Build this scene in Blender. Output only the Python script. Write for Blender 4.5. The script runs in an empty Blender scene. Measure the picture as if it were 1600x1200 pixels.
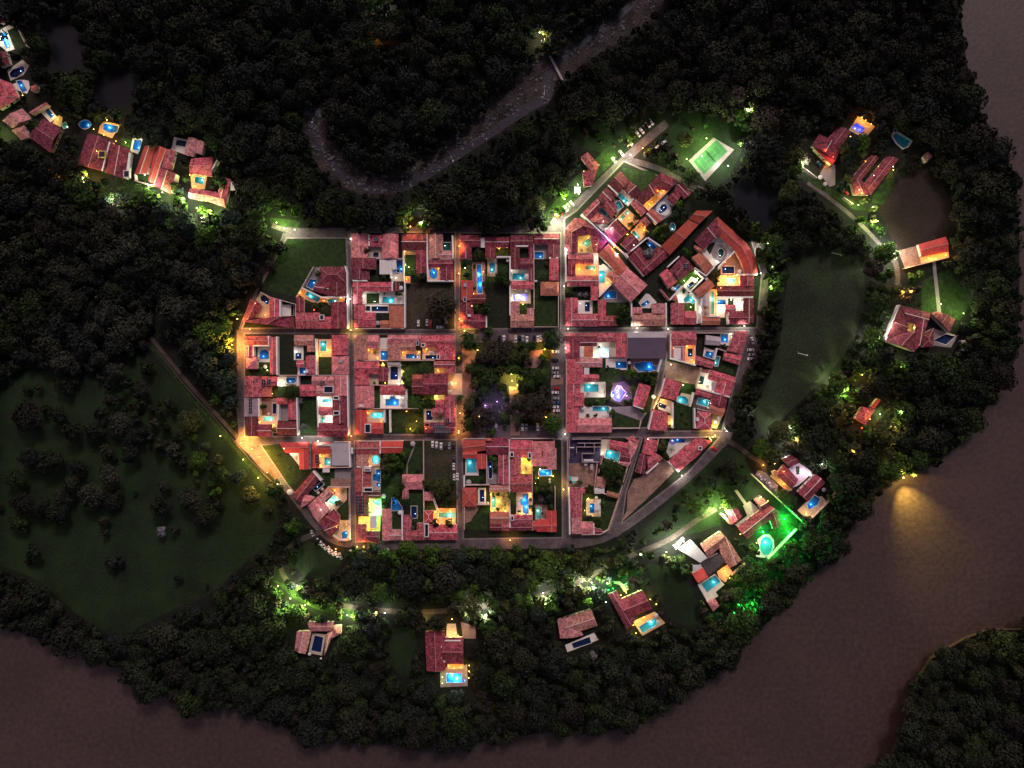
import bpy, bmesh, math, random
import numpy as np
from mathutils import Vector, geometry
R = math.radians
random.seed(7)
rng = np.random.default_rng(11)
sc = bpy.context.scene
COL = sc.collection

# ---------------------------------------------------------------- camera, sky, light, exposure
S = 0.42            # metres of ground per pixel of the 1600 px survey
CAMH = 450.0        # flying height
cam_d = bpy.data.cameras.new('camera')
cam = bpy.data.objects.new('camera', cam_d)
COL.objects.link(cam)
cam.location = (0, 0, CAMH)
cam_d.sensor_fit = 'HORIZONTAL'
cam_d.angle_x = 2 * math.atan(800 * S / CAMH)
cam_d.clip_start = 1.0
cam_d.clip_end = 6000
sc.camera = cam

world = bpy.data.worlds.new('World')
sc.world = world
world.use_nodes = True
wn, wl = world.node_tree.nodes, world.node_tree.links
bg = wn['Background']
sky = wn.new('ShaderNodeTexSky')
sky.sky_type = 'NISHITA'
sky.sun_disc = False
sky.sun_elevation = R(44)
sky.sun_rotation = R(-20)
sky.dust_density = 4.0
hs = wn.new('ShaderNodeMixRGB')
hs.blend_type = 'MULTIPLY'
hs.inputs[0].default_value = 1.0
hs.inputs[2].default_value = (0.98, 0.74, 0.76, 1)
wl.new(sky.outputs[0], hs.inputs[1])
wl.new(hs.outputs[0], bg.inputs[0])
bg.inputs[1].default_value = 0.042

sun_d = bpy.data.lights.new('dusk_sun', 'SUN')
sun_d.energy = 0.85
sun_d.angle = R(12)
sun_d.color = (1, .86, .84)
sun = bpy.data.objects.new('dusk_sun', sun_d)
sun.rotation_euler = (R(46), 0, R(-20) + math.pi)
COL.objects.link(sun)

sc.view_settings.view_transform = 'Standard'
sc.view_settings.look = 'None'
sc.view_settings.exposure = 0.68
sc.view_settings.gamma = 1.0
sc.render.engine = 'CYCLES'
cy = sc.cycles
cy.use_denoising = True
cy.max_bounces = 5
cy.diffuse_bounces = 2
cy.glossy_bounces = 2
cy.transmission_bounces = 3
cy.transparent_max_bounces = 6
cy.sample_clamp_indirect = 4.0
cy.use_light_tree = True

LAMP = 4.1          # one dial for every lamp of the place

def W(x, y, z=0.0):
    k = (CAMH - z) / CAMH
    return ((x - 800) * S * k, (600 - y) * S * k)

# ---------------------------------------------------------------- materials
def mat(name, col, rough=.85, var=.25, scale=.5, spec=.3, col2=None, fine=3.0, metal=0, speck=0):
    m = bpy.data.materials.new(name)
    m.use_nodes = True
    N, L = m.node_tree.nodes, m.node_tree.links
    b = N['Principled BSDF']
    b.inputs['Roughness'].default_value = rough
    b.inputs['Specular IOR Level'].default_value = spec
    b.inputs['Metallic'].default_value = metal
    geo = N.new('ShaderNodeNewGeometry')
    n1 = N.new('ShaderNodeTexNoise'); n1.inputs['Scale'].default_value = scale
    n1.inputs['Detail'].default_value = 5; n1.inputs['Roughness'].default_value = .65
    n2 = N.new('ShaderNodeTexNoise'); n2.inputs['Scale'].default_value = fine
    n2.inputs['Detail'].default_value = 2
    L.new(geo.outputs['Position'], n1.inputs['Vector']); L.new(geo.outputs['Position'], n2.inputs['Vector'])
    add = N.new('ShaderNodeMath'); add.operation = 'ADD'
    L.new(n1.outputs['Fac'], add.inputs[0]); L.new(n2.outputs['Fac'], add.inputs[1])
    mp = N.new('ShaderNodeMapRange')
    mp.inputs['From Min'].default_value = .80; mp.inputs['From Max'].default_value = 1.22
    L.new(add.outputs[0], mp.inputs['Value'])
    mx = N.new('ShaderNodeMixRGB')
    c2 = col2 or tuple(min(1, c * (1 + var)) for c in col)
    c1 = tuple(c * (1 - var) for c in col) if col2 is None else col
    mx.inputs[1].default_value = (*c1, 1); mx.inputs[2].default_value = (*c2, 1)
    L.new(mp.outputs[0], mx.inputs[0])
    out = mx.outputs[0]
    if speck:
        v = N.new('ShaderNodeTexNoise'); v.inputs['Scale'].default_value = .85
        v.inputs['Detail'].default_value = 1
        L.new(geo.outputs['Position'], v.inputs['Vector'])
        r = N.new('ShaderNodeMapRange'); r.inputs['From Min'].default_value = .50; r.inputs['From Max'].default_value = .68
        r.inputs['To Max'].default_value = speck
        L.new(v.outputs['Fac'], r.inputs['Value'])
        m3 = N.new('ShaderNodeMixRGB'); m3.inputs[2].default_value = (.66, .27, .30, 1)
        L.new(r.outputs[0], m3.inputs[0]); L.new(out, m3.inputs[1])
        out = m3.outputs[0]
    L.new(out, b.inputs['Base Color'])
    bp = N.new('ShaderNodeBump'); bp.inputs['Strength'].default_value = .5; bp.inputs['Distance'].default_value = .12
    L.new(n2.outputs['Fac'], bp.inputs['Height']); L.new(bp.outputs[0], b.inputs['Normal'])
    return m

def emit(name, col, st):
    m = bpy.data.materials.new(name); m.use_nodes = True
    b = m.node_tree.nodes['Principled BSDF']
    b.inputs['Base Color'].default_value = (*col, 1)
    b.inputs['Emission Color'].default_value = (*col, 1)
    b.inputs['Emission Strength'].default_value = st
    return m

ROOFV = {}  # roof tones differ by tile, and partly by light put into the colour
for k_, nm_, c_, va_, sp_ in (('m', 'tile_dark_red', (.22, .034, .056), .7, .18), ('r', 'tile_red', (.52, .088, .118), .70, .52), ('p', 'tile_faded_pink', (.66, .215, .225), .55, .7),
                         ('o', 'tile_orange_new', (.58, .150, .100), .3, .15), ('q', 'tile_bright_red', (.56, .075, .065), .22, 0)):
    ROOFV[k_] = [mat(nm_ + w_, tuple(a * b for a, b in zip(c_, f_)), var=va_, scale=.25 + .2 * i_, fine=.95, speck=sp_ * (1 - .35 * i_))
                 for i_, (w_, f_) in enumerate((('', (1, 1, 1)), ('_weathered', (.80, 1.05, 1.0)), ('_mossy', (.68, .95, .72))))]
ROOF = {
    's': mat('sheet_grey', (.42, .38, .42), var=.10, scale=.2, fine=2),
    'd': mat('sheet_dark_grey', (.115, .085, .125), var=.12, scale=.2, fine=2),
    'k': mat('grid_dark', (.05, .04, .05), var=.3, fine=2),
    'w': mat('concrete_white', (.72, .68, .68), var=.08),
    'c': mat('slab_cream', (.55, .46, .36), var=.12),
    'y': mat('slab_yellow_lit', (.55, .42, .15), var=.12),  # yellow lamplight is put into this slab colour
    'e': mat('tarpaulin_green', (.08, .50, .40), var=.1),
}
ROOF['slab'] = mat('concrete_weathered', (.36, .27, .30), var=.3, scale=.4)
AREA = {
    'c': ('patio', mat('patio_stone', (.52, .42, .34), var=.15, scale=.6)),
    'w': ('white_patio', mat('white_paving', (.74, .68, .64), var=.08, scale=.5)),
    'o': ('terracotta_terrace', mat('terrace_tile', (.62, .40, .24), var=.15, scale=.6)),
    'y': ('ochre_terrace', mat('ochre_tile', (.60, .45, .22), var=.18, scale=.6)),
    't': ('clay_paving', mat('clay_paving', (.27, .155, .13), var=.2, scale=.5)),
    's': ('stone_paving', mat('stone_paving', (.26, .22, .235), var=.16, scale=.4)),
    'm': ('dark_paving', mat('dark_paving', (.10, .07, .075), var=.2, scale=.4)),
    'l': ('pale_paving', mat('pale_paving', (.50, .40, .46), var=.2, scale=1)),
    'n': ('deck', mat('bare_slab_deck', (.045, .04, .085), var=.25, scale=.3)),
    'g': ('lawn', mat('lawn_grass', (.0165, .037, .007), var=.75, scale=.35, fine=1.6)),
    'k': ('garden_soil', mat('garden_soil', (.011, .0155, .007), var=.7, scale=.5)),
    'd': ('bare_ground', mat('bare_earth', (.27, .16, .125), var=.4, scale=.25, fine=1.2)),
    'R': ('road', mat('road_cobble', (.100, .076, .086), var=.45, scale=.16, fine=1.3)),
    'h': ('scrub_grass', mat('scrub_grass', (.014, .024, .007), col2=(.075, .052, .038), scale=.13, fine=.8)),
    'T': ('track', mat('track_earth', (.060, .046, .038), var=.45, scale=.2, fine=1.2)),
    'V': ('gravel_bed', mat('stream_gravel', (.034, .025, .024), var=.95, scale=.10, fine=.9)),
    'M': ('meadow', mat('meadow_grass', (.008, .0215, .0045), var=.6, scale=.045, fine=.9)),
    'F': ('football_pitch', mat('pitch_grass', (.0165, .027, .0105), var=.55, scale=.05, fine=.8)),
    'P': ('pavement', mat('pavement_concrete', (.19, .155, .155), var=.3, scale=.3)),
    'G': ('ground', mat('forest_floor', (.006, .008, .005), var=.5, scale=.08, fine=.6)),
    'B': ('brown_field', mat('dry_field', (.021, .013, .0095), var=.45, scale=.06, fine=.9)),
    'C': ('tennis_court', mat('court_green', (.045, .18, .06), var=.06, scale=.2)),
}
M_PLASTER = mat('plaster_white', (.84, .80, .79), var=.08, scale=.7)
M_WALLTOP = mat('plaster_cream_pink', (.66, .50, .46), var=.14, scale=.7)
M_HOUSE = mat('house_plaster', (.62, .54, .46), var=.1, scale=.7)
M_RIDGE = mat('ridge_mortar', (.50, .25, .24), var=.25, scale=1)
M_RIDGEW = mat('ridge_lime', (.72, .62, .62), var=.12, scale=1)
M_COPING = mat('pool_coping', (.66, .60, .56), var=.08, scale=1)
M_DARKMETAL = mat('dark_metal', (.03, .03, .035), rough=.45)
M_PANEL = mat('solar_cell', (.008, .010, .028), rough=.25, var=.2, spec=.5)
M_GLASS = mat('car_glass', (.012, .014, .018), rough=.12, spec=.6, var=.05)
M_TYRE = mat('tyre_rubber', (.02, .02, .02))
M_RIM = mat('wheel_rim', (.4, .4, .4), rough=.35, metal=.7)
M_TRUNK = mat('bark', (.07, .05, .035), var=.3, scale=2)
CARP = {'w': mat('car_white', (.78, .76, .78), rough=.3, var=.02, spec=.5), 's': mat('car_silver', (.34, .34, .36), rough=.3, var=.03, spec=.5),
        'k': mat('car_black', (.022, .022, .028), rough=.25, var=.05, spec=.5), 'r': mat('car_red', (.55, .012, .02), rough=.3, var=.03, spec=.5),
        'b': mat('car_blue', (.02, .10, .22), rough=.3, var=.03, spec=.5)}
LC = {'o': (1, .40, .07), 'y': (1, .68, .15), 'w': (1, 1, .80), 'r': (1, .13, .03), 'g': (.75, 1, .30), 'v': (.55, .30, 1),
      'G': (0.02, 1, .10), 'l': (.95, .72, 1), 'b': (.3, .6, 1)}
EM = {k: emit('lamp_glow_' + n, LC[k], 10.0) for k, n in dict(o='orange', y='amber', w='white', r='red', g='lime', v='violet', G='green', l='lilac', b='blue').items()}
POOLC = {'n': ((.006, .020, .085), (.3, .5, 1)), 'b': ((.015, .20, .50), (.45, .75, 1)), 'c': ((.05, .42, .50), (.7, .95, 1)),
         't': ((.16, .50, .42), (.8, 1, .8)), 'g': ((.01, .075, .065), (.6, 1, .7)), 'l': ((.40, .36, .66), (.75, .7, 1)),
         'v': ((.10, .10, .60), (.35, .35, 1)), 'w': ((.45, .62, .80), (.8, .92, 1))}
PW = {'n': 'navy', 'b': 'blue', 'c': 'turquoise', 't': 'pale green', 'g': 'dark green', 'l': 'lilac', 'v': 'violet blue', 'w': 'white'}
M_BASIN = {k: mat('pool_tile_' + PW[k].replace(' ', '_'), v[0], rough=.4, var=.1, scale=.8) for k, v in POOLC.items()}

def water_mat(name, tint, gloss=.06, bump=.03):
    m = bpy.data.materials.new(name); m.use_nodes = True
    N, L = m.node_tree.nodes, m.node_tree.links
    N.remove(N['Principled BSDF'])
    t = N.new('ShaderNodeBsdfTransparent'); t.inputs[0].default_value = (*tint, 1)
    g = N.new('ShaderNodeBsdfGlossy'); g.inputs['Roughness'].default_value = .05
    f = N.new('ShaderNodeLayerWeight'); f.inputs['Blend'].default_value = .15
    mx = N.new('ShaderNodeMixShader')
    n = N.new('ShaderNodeTexNoise'); n.inputs['Scale'].default_value = 2.5
    b = N.new('ShaderNodeBump'); b.inputs['Strength'].default_value = .3; b.inputs['Distance'].default_value = bump
    L.new(n.outputs['Fac'], b.inputs['Height']); L.new(b.outputs[0], g.inputs['Normal'])
    L.new(f.outputs['Fresnel'], mx.inputs[0]); L.new(t.outputs[0], mx.inputs[1]); L.new(g.outputs[0], mx.inputs[2])
    L.new(mx.outputs[0], N['Material Output'].inputs['Surface'])
    return m
M_WATER = water_mat('pool_water', (.92, .97, 1))

# ---------------------------------------------------------------- helpers
def link(name, me, m=None, parent=None, kind=None):
    o = bpy.data.objects.new(name, me); COL.objects.link(o)
    if m is not None and me is not None:
        for q in (m if isinstance(m, (list, tuple)) else [m]):
            me.materials.append(q)
    if parent is not None: o.parent = parent
    if kind: o['kind'] = kind
    return o

def mesh(name, verts, faces, m=None, parent=None, kind=None, recalc=False):
    me = bpy.data.meshes.new(name)
    me.from_pydata(verts, [], faces)
    if recalc:
        b = bmesh.new(); b.from_mesh(me); bmesh.ops.recalc_face_normals(b, faces=b.faces); b.to_mesh(me); b.free()
    return link(name, me, m, parent, kind)

class MB:
    def __init__(s): s.v, s.f = [], []
    def add(s, v, f):
        n = len(s.v); s.v += [tuple(p) for p in v]; s.f += [tuple(i + n for i in q) for q in f]
    def prism(s, poly, z0, z1):
        n = len(poly)
        v = [(x, y, z0) for x, y in poly] + [(x, y, z1) for x, y in poly]
        s.add(v, [tuple(range(n))[::-1], tuple(range(n, 2 * n))] + [(i, (i + 1) % n, n + (i + 1) % n, n + i) for i in range(n)])
    def box(s, x0, y0, z0, x1, y1, z1): s.prism([(x0, y0), (x1, y0), (x1, y1), (x0, y1)], z0, z1)
    def beam(s, a, b, w, h=None):
        a, b = Vector(a), Vector(b); d = (b - a)
        if d.length < 1e-4: return
        d.normalize(); u = d.cross(Vector((0, 0, 1)))
        if u.length < .01: u = Vector((1, 0, 0))
        u.normalize(); n = u.cross(d); h = h or w
        q = [u * w / 2 + n * h / 2, u * w / 2 - n * h / 2, -u * w / 2 - n * h / 2, -u * w / 2 + n * h / 2]
        s.add([a + c for c in q] + [b + c for c in q], [(3, 2, 1, 0), (4, 5, 6, 7)] + [(i, (i + 1) % 4, 4 + (i + 1) % 4, 4 + i) for i in range(4)])
    def cyl(s, x, y, z0, z1, r0, r1=None, n=8):
        r1 = r0 if r1 is None else r1
        a = [2 * math.pi * i / n for i in range(n)]
        s.add([(x + r0 * math.cos(t), y + r0 * math.sin(t), z0) for t in a] + [(x + r1 * math.cos(t), y + r1 * math.sin(t), z1) for t in a],
              [tuple(range(n))[::-1], tuple(range(n, 2 * n))] + [(i, (i + 1) % n, n + (i + 1) % n, n + i) for i in range(n)])
    def build(s, name, m, parent=None, kind=None): return mesh(name, s.v, s.f, m, parent, kind, True)

def empty(name, loc, label, cat, group=None):
    o = bpy.data.objects.new(name, None); COL.objects.link(o)
    o.empty_display_size = .5; o.location = loc
    tag(o, label, cat, group); return o
def tag(o, label, cat, group=None):
    o['label'] = label; o['category'] = cat
    if group: o['group'] = group
    return o
def pic(poly):      # area centroid
    a = cx = cyy = 0
    for (x0, y0), (x1, y1) in zip(poly, poly[1:] + poly[:1]):
        c = x0 * y1 - x1 * y0; a += c; cx += (x0 + x1) * c; cyy += (y0 + y1) * c
    if abs(a) < 1e-9: return poly[0]
    return (cx / (3 * a), cyy / (3 * a))
def area(poly):
    return abs(sum(x0 * y1 - x1 * y0 for (x0, y0), (x1, y1) in zip(poly, poly[1:] + poly[:1]))) / 2
def inside(p, poly):
    x, y = p; c = False; j = len(poly) - 1
    for i in range(len(poly)):
        xi, yi = poly[i]; xj, yj = poly[j]
        if (yi > y) != (yj > y) and x < (xj - xi) * (y - yi) / (yj - yi) + xi: c = not c
        j = i
    return c
def offset(poly, d):
    a = sum(x0 * y1 - x1 * y0 for (x0, y0), (x1, y1) in zip(poly, poly[1:] + poly[:1]))
    sg = 1 if a > 0 else -1; n = len(poly); out = []
    for i in range(n):
        p0, p1, p2 = Vector(poly[i - 1]), Vector(poly[i]), Vector(poly[(i + 1) % n])
        e1 = (p1 - p0).normalized(); e2 = (p2 - p1).normalized()
        n1 = Vector((e1.y, -e1.x)) * sg; n2 = Vector((e2.y, -e2.x)) * sg
        b = n1 + n2
        if b.length < .2: b = n1 * 1.0
        b.normalize(); k = min(1.8, 1 / max(.3, b.dot(n1)))
        q = p1 + b * d * k; out.append((q.x, q.y))
    return out
def ribbon(pts, w):
    L_, R_ = [], []
    for i, p in enumerate(pts):
        a = Vector(pts[max(0, i - 1)][:2]); b = Vector(pts[min(len(pts) - 1, i + 1)][:2])
        d = (b - a).normalized(); n = Vector((-d.y, d.x)); ww = (p[2] if len(p) > 2 else w) / 2
        q = Vector(p[:2]); L_.append(tuple(q + n * ww)); R_.append(tuple(q - n * ww))
    return L_ + R_[::-1]
def smooth(pts, k=2):
    for _ in range(k):
        o = [pts[0]]
        for a, b in zip(pts, pts[1:]):
            o.append(tuple(.75 * u + .25 * v for u, v in zip(a, b))); o.append(tuple(.25 * u + .75 * v for u, v in zip(a, b)))
        o.append(pts[-1]); pts = o
    return pts
_O = ['', 'second ', 'third ', 'fourth ', 'fifth ', 'sixth ', 'seventh ', 'eighth ', 'ninth ', 'tenth ', 'eleventh ', 'twelfth ', 'thirteenth ', 'fourteenth ', 'fifteenth ',
       'sixteenth ', 'seventeenth ', 'eighteenth ', 'nineteenth ', 'twentieth ']
ORD = _O + ['twenty-' + w for w in (['first '] + _O[1:9])] + ['thirtieth '] + ['thirty-' + w for w in (['first '] + _O[1:9])] + ['fortieth '] * 60
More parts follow.
